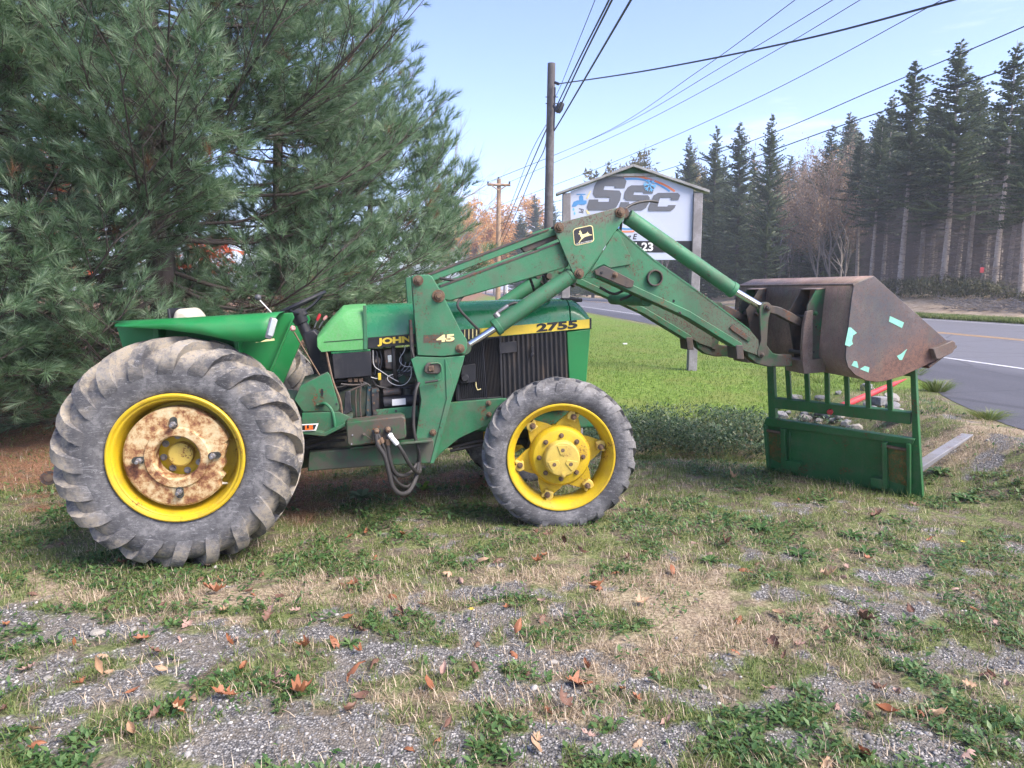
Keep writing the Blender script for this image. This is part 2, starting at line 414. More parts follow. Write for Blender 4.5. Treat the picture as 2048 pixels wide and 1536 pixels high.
m, nt, b = nodes_of('rusty_grille'); g = G(nt); v = g.coord()
n1 = g.noise(g.scalev(v, (10, 10, 2.2)), 1, 6, .6); n2 = g.noise(v, 40, 6, .7)
c = g.ramp(n1, [(.40, (.016, .017, .021)), (.55, (.030, .028, .028)), (.68, (.075, .055, .042)), (.8, (.15, .11, .075))])
c = g.mix(g.step(n2, .55, .75, 0, .4), c, (.10, .08, .06))
g.put(b.inputs['Base Color'], c); b.inputs['Roughness'].default_value = .5; M['rusty_grille'] = m

# ================================================================== tractor
TR = empty('tractor', ORG, PHI)
tag(TR, 'green farm tractor with yellow wheels and a raised front loader bucket', 'tractor')
def part(name, mb, mat, parent=TR, bevel=0, **k): return mb.build(name, M[mat], parent, bevel, **k)
def mirrored(mb):
    q = MB(); q.v = [(x, -y, z) for x, y, z in mb.v]; q.f = list(mb.f); return q
def both(name, mb, mat, bevel=0, **k):
    a = part(name, mb, mat, TR, bevel, **k); c = part(name, mirrored(mb), mat, TR, bevel, **k); return a, c
def hexbolt(p, r, h, outward=-1, washer=True):
    mb = MB(); p = Vector(p)
    if washer: mb.cyl(p, p + Vector((0, outward * h * .25, 0)), r * 1.38, n=20)
    mb.cyl(p + Vector((0, outward * h * .35, 0)), p + Vector((0, outward * h, 0)), r, r * .95, n=6)
    mb.cyl(p + Vector((0, outward * h, 0)), p + Vector((0, outward * h * 1.25, 0)), r * .55, r * .5, n=10)
    return mb
def bolt(px, py, y, rpx, mat='rusty_bolt', parent=TR, h=.022):
    p = T3(px, py, y); r = rpx / F * 4.3
    return part('bolt', hexbolt(p, r, h), mat, parent, .002)

# ---------------------------------------------------------------- wheels
def tyre_mesh(prof, lug, nlug, hw, tilt, seed):
    r = random.Random(seed); mb = MB(); full = prof + [(a, -y) for a, y in reversed(prof[:-1])]
    mb.lathe(full, 96)
    nl = len(lug)
    for side in (-1, 1):
        for k in range(nlug):
            a0 = 2 * math.pi * (k + (.5 if side > 0 else 0)) / nlug
            vs = []; wj = 1 + r.uniform(-.06, .06); hj = 1 + r.uniform(-.15, .1)
            for i, (y, rr, h, th, nr, ny, w) in enumerate(lug):
                a = a0 + th; half = hw * w * wj / rr
                sk = r.uniform(-.004, .004)
                for (da, hh) in ((-half * 1.25, -.012), (-half, h * hj), (half, h * hj), (half * 1.25, -.012)):
                    R2 = rr + nr * hh; Y = side * -1 * (-(y)) * -1
                    yy = (y + ny * hh) * (-side)
                    vs.append((R2 * math.cos(a + da + sk), yy, R2 * math.sin(a + da + sk)))
            fs = []
            for i in range(nl - 1):
                b0, b1 = i * 4, (i + 1) * 4
                fs += [(b0 + j, b0 + j + 1, b1 + j + 1, b1 + j) for j in range(3)]
            fs += [(0, 1, 2, 3), (nl * 4 - 4, nl * 4 - 3, nl * 4 - 2, nl * 4 - 1)]
            mb.add(vs, fs)
    return mb
# lug rows: y (outer side negative), radius, height, angle offset, normal r, normal y, width factor
REAR_PROF = [(.372, -.150), (.384, -.182), (.41, -.203), (.46, -.216), (.525, -.219), (.575, -.211), (.62, -.188), (.650, -.145), (.666, -.085), (.671, 0)]
REAR_LUG = [(.025, .672, .042, -.03, 1, 0, .95), (-.04, .671, .046, .06, 1, 0, 1), (-.09, .668, .048, .13, .98, -.1, 1), (-.135, .659, .050, .195, .9, -.4, 1.05),
            (-.165, .642, .050, .245, .75, -.65, 1.1), (-.188, .612, .044, .290, .45, -.9, 1.15), (-.205, .575, .031, .325, .15, -1, 1.25), (-.212, .540, .018, .350, 0, -1, 1.3), (-.215, .512, .004, .365, 0, -1, 1.2)]
FRONT_PROF = [(.374, -.085), (.384, -.108), (.40, -.122), (.43, -.136), (.47, -.140), (.503, -.131), (.525, -.105), (.537, -.058), (.540, 0)]
FRONT_LUG = [(.015, .537, .024, -.03, 1, 0, 1), (-.04, .536, .025, .07, 1, -.1, 1), (-.078, .529, .026, .13, .9, -.3, 1.05), (-.110, .515, .024, .165, .65, -.75, 1.1), (-.127, .494, .014, .185, .3, -1, 1.15), (-.136, .470, .002, .195, 0, -1, 1)]

def ring_nuts(n, r, y, size, off=0, h=.018):
    out = []
    for k in range(n):
        a = off + 2 * math.pi * k / n
        out.append(hexbolt((r * math.cos(a), y, r * math.sin(a)), size, h))
    return out

def rear_wheel(label):
    mb = MB()
    prof = [(.352, .19), (.385, .20), (.372, .17), (.340, .13), (.330, .06), (.335, -.06), (.352, -.13), (.362, -.165), (.376, -.178), (.386, -.186), (.394, -.200), (.392, -.212), (.384, -.217), (.374, -.214), (.368, -.203), (.364, -.198), (.357, -.197), (.352, -.192), (.349, -.180), (.342, -.150), (.336, -.120), (.322, -.062), (.318, -.040), (.318, -.012), (.30, -.012), (.27, -.02), (.20, -.045), (.16, -.052), (0.001, -.052)]
    mb.lathe(prof, 72)
    w = part('wheel', mb, 'rim_yellow', TR); tag(w, label)
    part('tyre', tyre_mesh(REAR_PROF, REAR_LUG, 20, .034, 0, 3), 'tyre_rear', w, smooth=42)
    # cast weight ring with a worn notch
    n = 120; vs = []; fs = []
    def outr(a):
        a = math.degrees(a); a = (a + 180) % 360 - 180
        if -38 < a < 18:
            if -38 < a < -26 or 8 < a < 18: return .287 + .004 * math.sin(a * 9)
            return .266 + .006 * math.sin(a * .35)
        return .306
    rings = [(lambda a: .130, -.075), (lambda a: .130, -.183), (lambda a: .138, -.193), (lambda a: .180, -.193), (lambda a: .189, -.181), (lambda a: outr(a) - .014, -.176), (lambda a: outr(a), -.164), (lambda a: outr(a), -.095), (lambda a: .22, -.090)]
    for k in range(n):
        a = 2 * math.pi * k / n
        for f, y in rings: vs.append((f(a) * math.cos(a), y, f(a) * math.sin(a)))
    mm = len(rings)
    for k in range(n):
        b0, b1 = k * mm, ((k + 1) % n) * mm
        fs += [(b0 + j, b0 + j + 1, b1 + j + 1, b1 + j) for j in range(mm - 1)]
    wt = part('wheel_weight', MB().add(vs, fs), 'rusty_weight', w)
    for a in (90, 180, 0, 270):
        a = math.radians(a + 1.5); d = Vector((math.cos(a), 0, math.sin(a)))
        sl = MB(); q = d.orthogonal() if False else Vector((-d.z, 0, d.x))
        pts = []
        for t in range(16):
            b_ = 2 * math.pi * t / 16; ex = .022 if math.cos(b_) > 0 else -.008
            p = d * (.207 + ex + .021 * math.cos(b_)) + q * (.021 * math.sin(b_)); pts.append((p.x, p.z))
        sl.prism(pts, -.1955, -.17); part('slot_shade', sl, 'engine_dark', w)  # raised dark plate put in for the shade inside an open slot
        st = MB(); p = d * .207
        st.cyl(p + Vector((0, -.17, 0)), p + Vector((0, -.218, 0)), .0195, .0185, 6); st.cyl(p + Vector((0, -.218, 0)), p + Vector((0, -.255, 0)), .0115, .0105, 12)
        part('stud', st, 'bare_steel', w, .002)
    hb = MB(); hb.lathe([(.001, -.115), (.062, -.115), (.072, -.108), (.074, -.052)], 32); hb.cyl((0, -.114, 0), (0, -.118, 0), .007, n=8)
    part('hub_cap', hb, 'hub_yellow', w)
    for bm_ in ring_nuts(8, .112, -.052, .015, .2): part('bolt', bm_, 'bare_steel', w)
    for k in range(8):
        a = .25 + 2 * math.pi * k / 8
        part('bolt', hexbolt((.285 * math.cos(a), -.016, .285 * math.sin(a)), .011, .02), 'rim_yellow', w)
    vs_ = MB(); a = math.radians(-38); d = Vector((math.cos(a), 0, math.sin(a)))
    vs_.cyl(d * .325 + Vector((0, -.08, 0)), d * .30 + Vector((0, -.13, 0)), .007, n=8); part('valve_stem', vs_, 'wire_white', w)
    return w

def front_wheel(label):
    mb = MB()
    prof = [(.366, .10), (.385, .115), (.388, .123), (.378, .125), (.362, .10), (.340, .07), (.332, .02), (.335, -.03), (.350, -.07), (.362, -.09), (.376, -.105), (.387, -.115), (.391, -.126), (.386, -.132), (.376, -.131), (.366, -.117), (.350, -.100), (.338, -.080), (.328, -.04), (.324, .03), (.330, .07), (.352, .10)]
    mb.lathe(prof, 72, closed=True)
    w = part('wheel', mb, 'rim_yellow', TR); tag(w, label)
    part('tyre', tyre_mesh(FRONT_PROF, FRONT_LUG, 22, .023, 0, 5), 'tyre_front', w, smooth=42)
    dr = MB(); dr.lathe([(.10, .06), (.217, .05), (.224, .01), (.222, -.055), (.214, -.085), (.198, -.103), (.17, -.110), (.001, -.110)], 56)
    part('hub_drum', dr, 'rim_yellow', w)
    cp = MB(); cp.lathe([(.128, -.108), (.131, -.125), (.127, -.150), (.124, -.172), (.116, -.180), (.108, -.181), (.001, -.181)], 48)
    part('hub_cap', cp, 'hub_yellow', w)
    for k in range(3):
        a = math.pi / 2 + 2 * math.pi * k / 3; d = Vector((math.cos(a), 0, math.sin(a))); q = Vector((-d.z, 0, d.x))
        pl = MB(); pts = [d * .100 + q * .040, d * .104, d * .100 - q * .040, d * .030 - q * .014, d * .030 + q * .014]
        pl.prism([(p.x, p.z) for p in pts], -.1865, -.180); part('cap_lobe', pl, 'hub_yellow', w, .002)
        ho = MB(); ho.cyl(d * .068 + Vector((0, -.1864, 0)), d * .068 + Vector((0, -.1885, 0)), .014, .013, 14); part('plug', ho, 'rusty_bolt', w)
    mb = hexbolt((.004, -.181, -.108), .015, .012); part('plug', mb, 'hub_yellow', w)
    for bm_ in ring_nuts(8, .158, -.110, .013, math.pi / 2, .02): part('bolt', bm_, 'rusty_bolt', w)
    for k in range(6):
        a = math.radians(12 + 60 * k); d = Vector((math.cos(a), 0, math.sin(a))); q = Vector((-d.z, 0, d.x))
        sp = MB(); pts = [d * .16 + q * .115, d * .235 + q * .085, d * .320 + q * .030, d * .322 - q * .030, d * .235 - q * .085, d * .16 - q * .115]
        sp.prism([(p.x, p.z) for p in pts], -.030, -.008); part('spoke', sp, 'rim_yellow', w, .004)
        cl = MB(); y0 = -.030
        pts = [d * .272 + q * .040, d * .306 + q * .047, d * .336 + q * .034, d * .341 + q * .002, d * .322 - q * .008, d * .334 - q * .034, d * .312 - q * .040, d * .290 - q * .020, d * .268 - q * .026]
        cl.prism([(p.x, p.z) for p in pts], y0 - .042, y0 + .002); part('rim_clamp', cl, 'hub_yellow', w, .006)
        p = d * .300 + Vector((0, y0 - .040, 0)); part('bolt', hexbolt(p, .016, .03), 'rusty_bolt', w)
    return w
w = rear_wheel('near rear wheel with rusty cast weight'); w.location = (0, -.89, .70)
w2 = copy_tree(w, TR); w2.location = (0, .89, .70); w2.rotation_euler = (0, 0, math.pi); w2['label'] = 'far rear wheel behind the fender'
w = front_wheel('near front wheel with six rim clamps'); w.location = (2.485, -.645, .515); w.rotation_euler = (0, 0, -.11)
w2 = copy_tree(w, TR); w2.location = (2.48, .645, .505); w2.rotation_euler = (0, .3, math.pi - .11); w2['label'] = 'far front wheel'

# ---------------------------------------------------------------- drive line
mb = MB(); mb.prism([(-.30, .42), (-.30, .86), (.05, .98), (.55, .92), (1.0, .80), (1.02, .45), (.5, .36)], -.22, .22); part('transmission', mb, 'engine_green', bevel=.02)
mb = MB(); mb.cyl((0, -.80, .70), (0, .80, .70), .105, n=24); mb.cyl((0, -.5, .70), (0, .5, .70), .15, n=24); part('rear_axle', mb, 'engine_green')
mb = MB(); mb.prism([(1.0, .50), (1.0, 1.12), (2.0, 1.12), (2.0, .52)], -.20, .20); part('engine_block', mb, 'engine_dark', bevel=.02)
mb = MB(); mb.cyl((2.48, -.58, .505), (2.48, .58, .505), .055, n=18); mb.box((2.48, 0, .53), (.24, .36, .22)); part('front_axle', mb, 'engine_dark', bevel=.01)
mb = MB(); mb.prism([(1.85, .62), (1.85, .78), (2.95, .80), (2.95, .62)], -.26, .26); part('front_bolster', mb, 'frame_green', bevel=.015)
mb = MB(); mb.cyl((1.2, -.10, .50), (2.4, -.10, .50), .03, n=12); part('drive_shaft', mb, 'engine_dark')
mb = MB(); mb.cyl(T3(97, 956, -.42), T3(97, 956, -.36), .048, n=20); mb.tube([T3(100, 956, -.39), (-.35, -.39, .52), (.2, -.38, .50)], .028, 8); part('lift_link', mb, 'worn_dark')
mb = MB(); mb.cyl(T3(97, 956, -.421), T3(97, 956, -.425), .026, n=16); part('lift_link_ball', mb, 'rusty_bolt')
q = MB(); q.v = [(x, -y, z) for x, y, z in MB().cyl(T3(97, 956, -.42), T3(97, 956, -.36), .048, n=20).v]

# ---------------------------------------------------------------- fenders, seat, steering
def fender_mb():
    top = [(230, 649), (270, 646), (330, 642), (400, 638), (470, 634), (530, 630), (557, 628)]
    lip = [(230, 654), (270, 656), (330, 659), (400, 668), (470, 683), (520, 684), (546, 672)]
    rows = []
    for (tx, ty), (lx, ly) in zip(top, lip):
        x, zt = T(tx, ty, -.93); x2, zl = T(lx, ly, -.985)
        rows.append([(x - (.14 if tx == 230 else .06 if tx == 270 else 0), -.60, zt + .004), (x, -.72, zt + .006), (x, -.88, zt + .004), (x, -.93, zt - .002), (.5 * (x + x2), -.965, zt - .012 - .10 * (zt - zl)), (x2, -.982, zt - .35 * (zt - zl)), (x2, -.985, zl)])
    vs = [p for r in rows for p in r]; k = len(rows[0])
    fs = [(i * k + j, i * k + j + 1, (i + 1) * k + j + 1, (i + 1) * k + j) for i in range(len(rows) - 1) for j in range(k - 1)]
    return MB().add(vs, fs), rows
fm, rows = fender_mb()
for s, q in ((1, fm), (-1, mirrored(fm))):
    o = part('fender', q, 'fender_green', smooth=50); md = o.modifiers.new('thick', 'SOLIDIFY'); md.thickness = .006; md.offset = 0
    tag(o, 'near rear fender' if s > 0 else 'far rear fender')
    if s < 0: o.location.z = -.06
    xr, zr = rows[0][0][0], rows[0][0][2]; xf, zf = rows[-1][0][0], rows[-1][0][2]
    xp, zp = T(231, 653, -.606); xq, zq = T(249, 706, -.606)
    pn = MB(); pts = [(xp, zr - .008), (xq, zq), (xq + .10, .95), (-.0, .90), (xf - .22, .88), (xf - .18, .98), (xf + .06, zf - .04), (xf + .05, zf - .006)]
    pn.prism(pts, -.606, -.598); pn = pn if s > 0 else mirrored(pn)
    part('inner_panel', pn, 'fender_green', o, .002)
    # front flange of the panel and rolled edge
    fl = MB(); a, b_ = (xf + .06, zf - .04), (xf - .18, .98)
    fl.add([(a[0], -.60, a[1]), (a[0], -.66, a[1]), (b_[0], -.66, b_[1]), (b_[0], -.60, b_[1]), (a[0] - .012, -.60, a[1] - .004), (a[0] - .012, -.66, a[1] - .004), (b_[0] - .012, -.66, b_[1] - .004), (b_[0] - .012, -.60, b_[1] - .004)],
           [(0, 1, 2, 3), (4, 7, 6, 5), (0, 4, 5, 1), (1, 5, 6, 2), (2, 6, 7, 3), (3, 7, 4, 0)])
    part('front_flange', fl if s > 0 else mirrored(fl), 'fender_green', o, .002)
    for xx in (xr + .30, xf - .30):
        rb = MB(); rb.prism([(xx, zr - .02), (xx + .03, zr - .02), (xx + .02, zr - .30), (xx - .01, zr - .30)], -.75, -.607); part('rib', rb if s > 0 else mirrored(rb), 'fender_green', o, .003)
    lp = MB(); lx, lz = T(545, 655, -.985); d = Vector((.35, 0, 1)).normalized()
    lp.box((lx, -.985, lz), (.035, .03, .11), Matrix.Rotation(.30, 3, 'Y')); part('lamp', lp if s > 0 else mirrored(lp), 'lamp_glass', o, .006)
    lq = MB(); lq.box((lx - .012, -.975, lz - .005), (.04, .03, .135), Matrix.Rotation(.30, 3, 'Y')); part('lamp_housing', lq if s > 0 else mirrored(lq), 'bare_steel', o, .006)
    tr = MB(); tx, tz = T(530, 681, -.988); tr.box((tx, -.984, tz), (.11, .006, .012), Matrix.Rotation(-.1, 3, 'Y')); part('trim_strip', tr if s > 0 else mirrored(tr), 'decal_pale', o)
# seat
sx, sz = T(395, 632, 0)
mb = MB(); mb.prism([(sx - .10, sz - .42), (sx - .13, sz - .05), (sx - .10, sz + .055), (sx - .03, sz + .06), (sx + .03, sz - .02), (sx + .0, sz - .42)], -.22, .22)
st = part('seat', mb, 'seat_vinyl', bevel=.035, seg=4)
mb = MB(); mb.box((sx + .18, 0, sz - .43), (.46, .46, .12)); part('cushion', mb, 'seat_vinyl', st, .04)
mb = MB(); mb.box((sx - .125, 0, sz - .12), (.02, .44, .36), Matrix.Rotation(-.08, 3, 'Y')); part('backrest_shell', mb, 'black_plastic', st, .008)
mb = MB(); mb.prism([(sx - .05, .85), (sx - .1, sz - .48), (sx + .4, sz - .48), (sx + .3, .85)], -.16, .16); part('seat_base', mb, 'black_paint', st, .01)
# steering column and wheel
c0 = Vector((*[0] * 0, T(645, 735, 0)[0], 0, T(645, 735, 0)[1])); c1 = Vector((T(596, 630, 0)[0], 0, T(596, 630, 0)[1]))
cd = (c1 - c0).normalized()
mb = MB(); mb.cyl(c0 - cd * .1, c1 - cd * .03, .048, .040, 16); part('steering_column', mb, 'black_plastic')
mb = MB(); mb.cyl(c1 - cd * .07, c1 + cd * .02, .052, .060, 20); mb.cyl(c1 + cd * .02, c1 + cd * .045, .06, .03, 20); part('column_collar', mb, 'black_plastic', bevel=.006)
pl = MB(); pl.plate([(605, 668), (627, 659), (640, 672), (668, 748), (660, 770), (632, 765)], -.09, .09); part('dash_console', pl, 'black_plastic', bevel=.012)
wc = Vector((T(594, 611, 0)[0], 0, T(594, 611, 0)[1]))
u_ = Vector((T(632, 594, 0)[0], 0, T(632, 594, 0)[1])) - Vector((T(556, 630, 0)[0], 0, T(556, 630, 0)[1])); Rw = .225
u_.normalize(); v_ = Vector((0, 1, 0)); wn = u_.cross(v_); wn = wn if wn.z > 0 else -wn
ringp = [wc + Rw * (u_ * math.cos(2 * math.pi * k / 40) + v_ * math.sin(2 * math.pi * k / 40)) for k in range(41)]
mb = MB(); mb.tube(ringp, .0145, 8, ends=False); stw = part('steering_wheel', mb, 'black_plastic')
hubp = wc - wn * .06
for k in range(3):
    a = math.radians(15 + 120 * k); mb = MB(); e = wc + Rw * .98 * (u_ * math.cos(a) + v_ * math.sin(a))
    mb.tube(crom([hubp, hubp * .5 + e * .5 - wn * .015, e], 4), .011, 6); part('spoke', mb, 'black_plastic', stw)
mb = MB(); mb.cyl(hubp - wn * .03, hubp + wn * .025, .045, .035, 18); part('hub', mb, 'black_plastic', stw, .005)
# levers
def lever(p, yk, knob, rk, mat, rod='rusty_bolt', r=.006):
    mb = MB(); mb.tube([T3(a, b_, yk) for a, b_ in p], r, 6); o = part('lever', mb, rod)
    kb = MB(); kb.sphere(T3(*knob, yk), rk); part('knob', kb, mat, o); return o
lever([(519, 600), (545, 628), (560, 650)], -.38, (516, 595), .0225, 'knob_grey', 'bare_steel')
lever([(588, 664), (612, 705), (640, 752)], -.34, (585, 657), .021, 'red_knob')
def grip(p0, p1, base, yk, mat):
    mb = MB(); mb.tube([T3(*base, yk), T3(*p0, yk)], .005, 6); o = part('lever', mb, 'bare_steel')
    gp = MB(); a, b_ = T3(*p0, yk), T3(*p1, yk); gp.tube([a, a * .5 + b_ * .5, b_], [.009, .013, .010], 8); part('grip', gp, mat, o)
grip((634, 641), (640, 628), (629, 655), .16, 'spear_red'); grip((647, 640), (654, 632), (638, 656), .16, 'red_knob')
mb = MB(); mb.box(T3(630, 663, .15), (.025, .02, .016)); part('switch', mb, 'wire_white', bevel=.003)
# pedal-side panel, step and platform
pl = MB(); pl.plate([(588, 799), (601, 771), (655, 744), (660, 750), (679, 815), (676, 823), (606, 824)], -.46, -.44); sp = part('side_panel', pl, 'frame_green', bevel=.004)
mb = MB(); mb.prism([(lambda p: (p[0] + .010 * math.cos(k * math.pi / 6), p[1] + .028 * math.sin(k * math.pi / 6)))(T(644, 785, -.463)) for k in range(12)], -.463, -.458); part('slot_shade', mb, 'decal_black', sp)  # black oval laid on the panel for the dark of its opening
mb = MB(); mb.cyl(T3(673, 808, -.463), T3(673, 808, -.458), .008, n=10); part('hole', mb, 'decal_black', sp)
pl = MB(); pl.add([Vector((*T3(588, 799, -.46),)), T3(601, 771, -.46), T3(655, 744, -.46), T3(655, 742, -.10), T3(610, 752, -.10), T3(592, 790, -.10)], [(0, 1, 4, 5), (1, 2, 3, 4)])
o = part('foot_guard', pl, 'engine_green'); md = o.modifiers.new('t', 'SOLIDIFY'); md.thickness = .006
pl = MB(); x0, z0 = T(600, 838, -.50); x1, _ = T(705, 838, -.50); pl.prism([(x0 - .55, z0), (x1, z0), (x1, z0 - .02), (x0 - .55, z0 - .02)], -.52, .52); part('platform', pl, 'engine_green', bevel=.004)
pl = MB(); pl.plate([(604, 826), (678, 824), (700, 834), (690, 846), (645, 868), (604, 869)], -.53, -.52); part('step_plate', pl, 'frame_green', bevel=.003)
pl = MB(); pl.plate([(600, 858), (648, 866), (690, 846), (692, 852), (650, 873), (600, 868)], -.60, -.50); part('step_edge', pl, 'frame_green', bevel=.003)
mb = MB(); mb.tube(crom([T3(640, 809, -.475), T3(650, 807, -.50), T3(662, 818, -.52), T3(668, 836, -.54), T3(671, 862, -.55)], 5), .011, 8); part('pedal_arm', mb, 'frame_green')
mb = MB(); mb.tube([T3(634, 810, -.468), T3(650, 808, -.475)], .010, 8); part('latch', mb, 'frame_green')
mb = MB(); mb.tube(crom([T3(652, 700, -.30), T3(665, 760, -.38), T3(680, 800, -.45), T3(684, 830, -.46)], 4), .009, 6); part('shift_rod', mb, 'rusty_bolt')

# ---------------------------------------------------------------- hood, cowl and engine side
HW = .31
def hood_rows(pxs):
    rows = []
    for px in pxs:
        t = (px - 735) / (1182 - 735)
        x, zb = T(px, 697 - 40 * t, -HW)
        topy = 613 - 13 * min(t, .9) / .9
        if px > 1146: topy += (px - 1146) ** 2 / 36 ** 2 * 30
        _, zt = T(px, topy, -.20)
        h = zt - zb
        rows.append([(x, -HW, zb), (x, -HW - .002, zb + .30 * h), (x, -HW + .010, zb + .52 * h), (x, -HW + .030, zb + .74 * h), (x, -HW + .065, zb + .90 * h), (x, -.20, zt), (x, -.10, zt + .010), (x, 0, zt + .013)])
    return rows
def loft(rows, cap=True):
    full = [r + [(x, -y, z) for x, y, z in reversed(r[:-1])] for r in rows]; k = len(full[0])
    vs = [p for r in full for p in r]
    fs = [(i * k + j, i * k + j + 1, (i + 1) * k + j + 1, (i + 1) * k + j) for i in range(len(full) - 1) for j in range(k - 1)]
    if cap: fs += [tuple(range(k)), tuple(range((len(full) - 1) * k, len(full) * k))]
    return MB().add(vs, fs)
hood = part('hood', loft(hood_rows([734, 800, 860, 920, 980, 1040, 1100, 1140])), 'hood_green', bevel=.004, smooth=40)
part('hood_nose', loft(hood_rows([1141.5, 1150, 1160, 1168, 1176, 1182])), 'hood_green', bevel=.004, smooth=40)
mb = MB(); mb.box(T3(1140, 600, -.10), (.16, .16, .03)); mb.cyl(T3(1148, 601, .05), T3(1148, 594, .05), .04, n=14); part('cap_cover', mb, 'black_paint', hood, .008)
def stripe(p0, p1, f0, f1, mat, y=-HW - .006, name='stripe'):
    """band along the hood's lower edge from pixel column p0 to p1, between height fractions"""
    def yy(px, f): t = (px - 735) / 447; a, b_ = 697 - 40 * t, 675.5 - 38.5 * t; return a + (b_ - a) * f
    mb = MB(); mb.plate([(p0, yy(p0, f0)), (p1, yy(p1, f0)), (p1, yy(p1, f1)), (p0, yy(p0, f1))], y, -HW - .001); return part(name, mb, mat, hood)
stripe(736, 962, 0, 1, 'decal_black'); stripe(962.5, 1179, .06, .95, 'decal_yellow'); stripe(1179.5, 1183, -.05, 1.05, 'black_paint')
for k, (a, wd) in enumerate([(929, 1.2), (937, 1.6), (944.5, 2.0), (952, 2.4)]): stripe(a, a + wd, .02, .98, 'decal_pale', -HW - .009)
stripe(960, 961.2, .02, .98, 'decal_yellow', -HW - .009)
def lettering(txt, px0, py0, px1, py1, hpx, y, mat, parent, name='lettering', bold=.02, sx=None, shear=0.0):
    """a line of letters from one base-line pixel to another on plane y"""
    me = text_mesh(txt, 1.0, bold, shear, .002); me.materials.append(M[mat])
    xs = [v.co.x for v in me.vertices]; zs = [v.co.z for v in me.vertices]
    a, b_ = T3(px0, py0, y), T3(px1, py1, y); up = T3(px0, py0 - hpx, y) - a; d = b_ - a
    wx = max(xs) - min(xs); wz = max(zs) - min(zs)
    for v in me.vertices:
        c = v.co.copy(); q = a + d * ((c.x - min(xs)) / wx) + up * ((c.z - min(zs)) / wz); v.co = (q.x, y + c.y, q.z)
    return link_mesh(name, me, parent)
lettering('JOHN', 755, 693, 822, 687.5, 16.5, -HW - .008, 'decal_yellow', hood, bold=.055)
lettering('2755', 1073, 664.5, 1155, 656.5, 17, -HW - .008, 'decal_black', hood, bold=.045)
# cowl
cr_ = []
for px, ty, by in [(634, 670, 693), (643, 659, 704), (660, 640, 702), (686, 614.5, 701), (705, 612.5, 700), (733, 611, 698)]:
    x, zb = T(px, by, -.32); _, zt = T(px, ty, -.22); h = zt - zb
    cr_.append([(x, -.32, zb), (x, -.322, zb + .35 * h), (x, -.31, zb + .75 * h), (x, -.27, zb + .94 * h), (x, -.20, zt), (x, -.1, zt + .008), (x, 0, zt + .010)])
cowl = part('cowl', loft(cr_), 'cowl_green', bevel=.006, smooth=40)
mb = MB(); mb.plate([(648, 683.6), (728, 677.3), (728, 678.5), (648, 684.8)], -.3245, -.31); part('seam', mb, 'decal_black', cowl)
mb = MB(); mb.plate([(726, 611), (733, 611), (735, 699), (727, 699)], -.327, -.30); part('edge_trim', mb, 'loader_green', cowl, .003)
# battery box and engine clutter
mb = MB(); mb.plate([(664, 707), (742, 702), (744, 752), (668, 759)], -.31, -.06); bx_ = part('battery_box', mb, 'black_paint', bevel=.006)
mb = MB(); mb.plate([(661, 703), (741, 698), (741, 702), (663, 708)], -.312, -.05); part('lid', mb, 'hood_green', bx_, .002)
for px in (700, 712, 722): 
    mb = MB(); mb.box(T3(px, 760, -.28), (.03, .02, .03)); part('clip', mb, 'rusty_bolt', bx_, .003)
mb = MB(); mb.plate([(640, 705), (905, 690), (905, 812), (640, 830)], -.17, -.12); part('engine_side', mb, 'engine_dark')
mb = MB(); mb.plate([(767, 700), (783, 697), (793, 700), (793, 735), (785, 740), (770, 738)], -.29, -.16); al = part('alternator', mb, 'worn_dark', bevel=.012)
mb = MB(); mb.plate([(775, 711), (784, 710), (785, 724), (776, 725)], -.295, -.285); part('alternator_cap', mb, 'lamp_glass', al, .003)
mb = MB(); mb.tube(crom([T3(786, 690, -.27), T3(788, 720, -.30), T3(790, 745, -.29), T3(794, 770, -.24)], 5), .016, 10); part('radiator_hose', mb, 'rubber_hose')
mb = MB(); mb.cyl(T3(808, 715, -.20), T3(824, 714, -.20), .05, n=18); part('filter', mb, 'engine_green', bevel=.006)
mb = MB(); mb.plate([(752, 742), (838, 735), (838, 765), (800, 770), (755, 775)], -.22, -.15); part('manifold', mb, 'engine_green', bevel=.012)
mb = MB(); mb.cyl(T3(766, 806, -.29), T3(838, 800, -.29), .046, n=22); stt = part('starter_motor', mb, 'black_paint', bevel=.006)
mb = MB(); mb.cyl(T3(784.5, 804.5, -.29), T3(811.5, 802.2, -.29), .0465, n=22); mbv = [v for v in mb.v]
mb = MB(); mb.plate([(784, 799), (811, 796.5), (811.5, 809), (784.5, 811.5)], -.338, -.33); part('starter_label', mb, 'white_print', stt)
mb = MB(); mb.cyl(T3(766, 786, -.27), T3(801, 782, -.27), .028, n=18); part('solenoid', mb, 'worn_dark', bevel=.006)
mb = MB(); mb.plate([(742, 776), (757, 774), (760, 834), (745, 836)], -.27, -.10); part('flywheel_housing', mb, 'worn_dark', bevel=.005)
mb = MB(); mb.plate([(734, 772), (743, 770), (744, 836), (731, 836)], -.25, -.10); part('housing_flange', mb, 'engine_blue', bevel=.005)
mb = MB(); mb.plate([(744, 779), (757, 777), (760, 782), (752, 785), (744, 785)], -.276, -.268); part('paint_chip', mb, 'engine_blue')
mb = MB(); mb.plate([(690, 784), (701, 782), (702, 812), (705, 822), (680, 834), (668, 836), (672, 828), (688, 820)], -.36, -.33); part('clutch_bracket', mb, 'black_paint', bevel=.005)
for a in ([(712, 779), (711, 800), (713, 838)], [(722, 765), (720, 800), (722, 837)], [(682, 768), (705, 770), (735, 768)], [(699, 782), (718, 774), (734, 768)]):
    mb = MB(); mb.tube(crom([T3(p, q, -.31) for p, q in a], 4), .0075, 6); part('linkage_rod', mb, 'worn_dark')
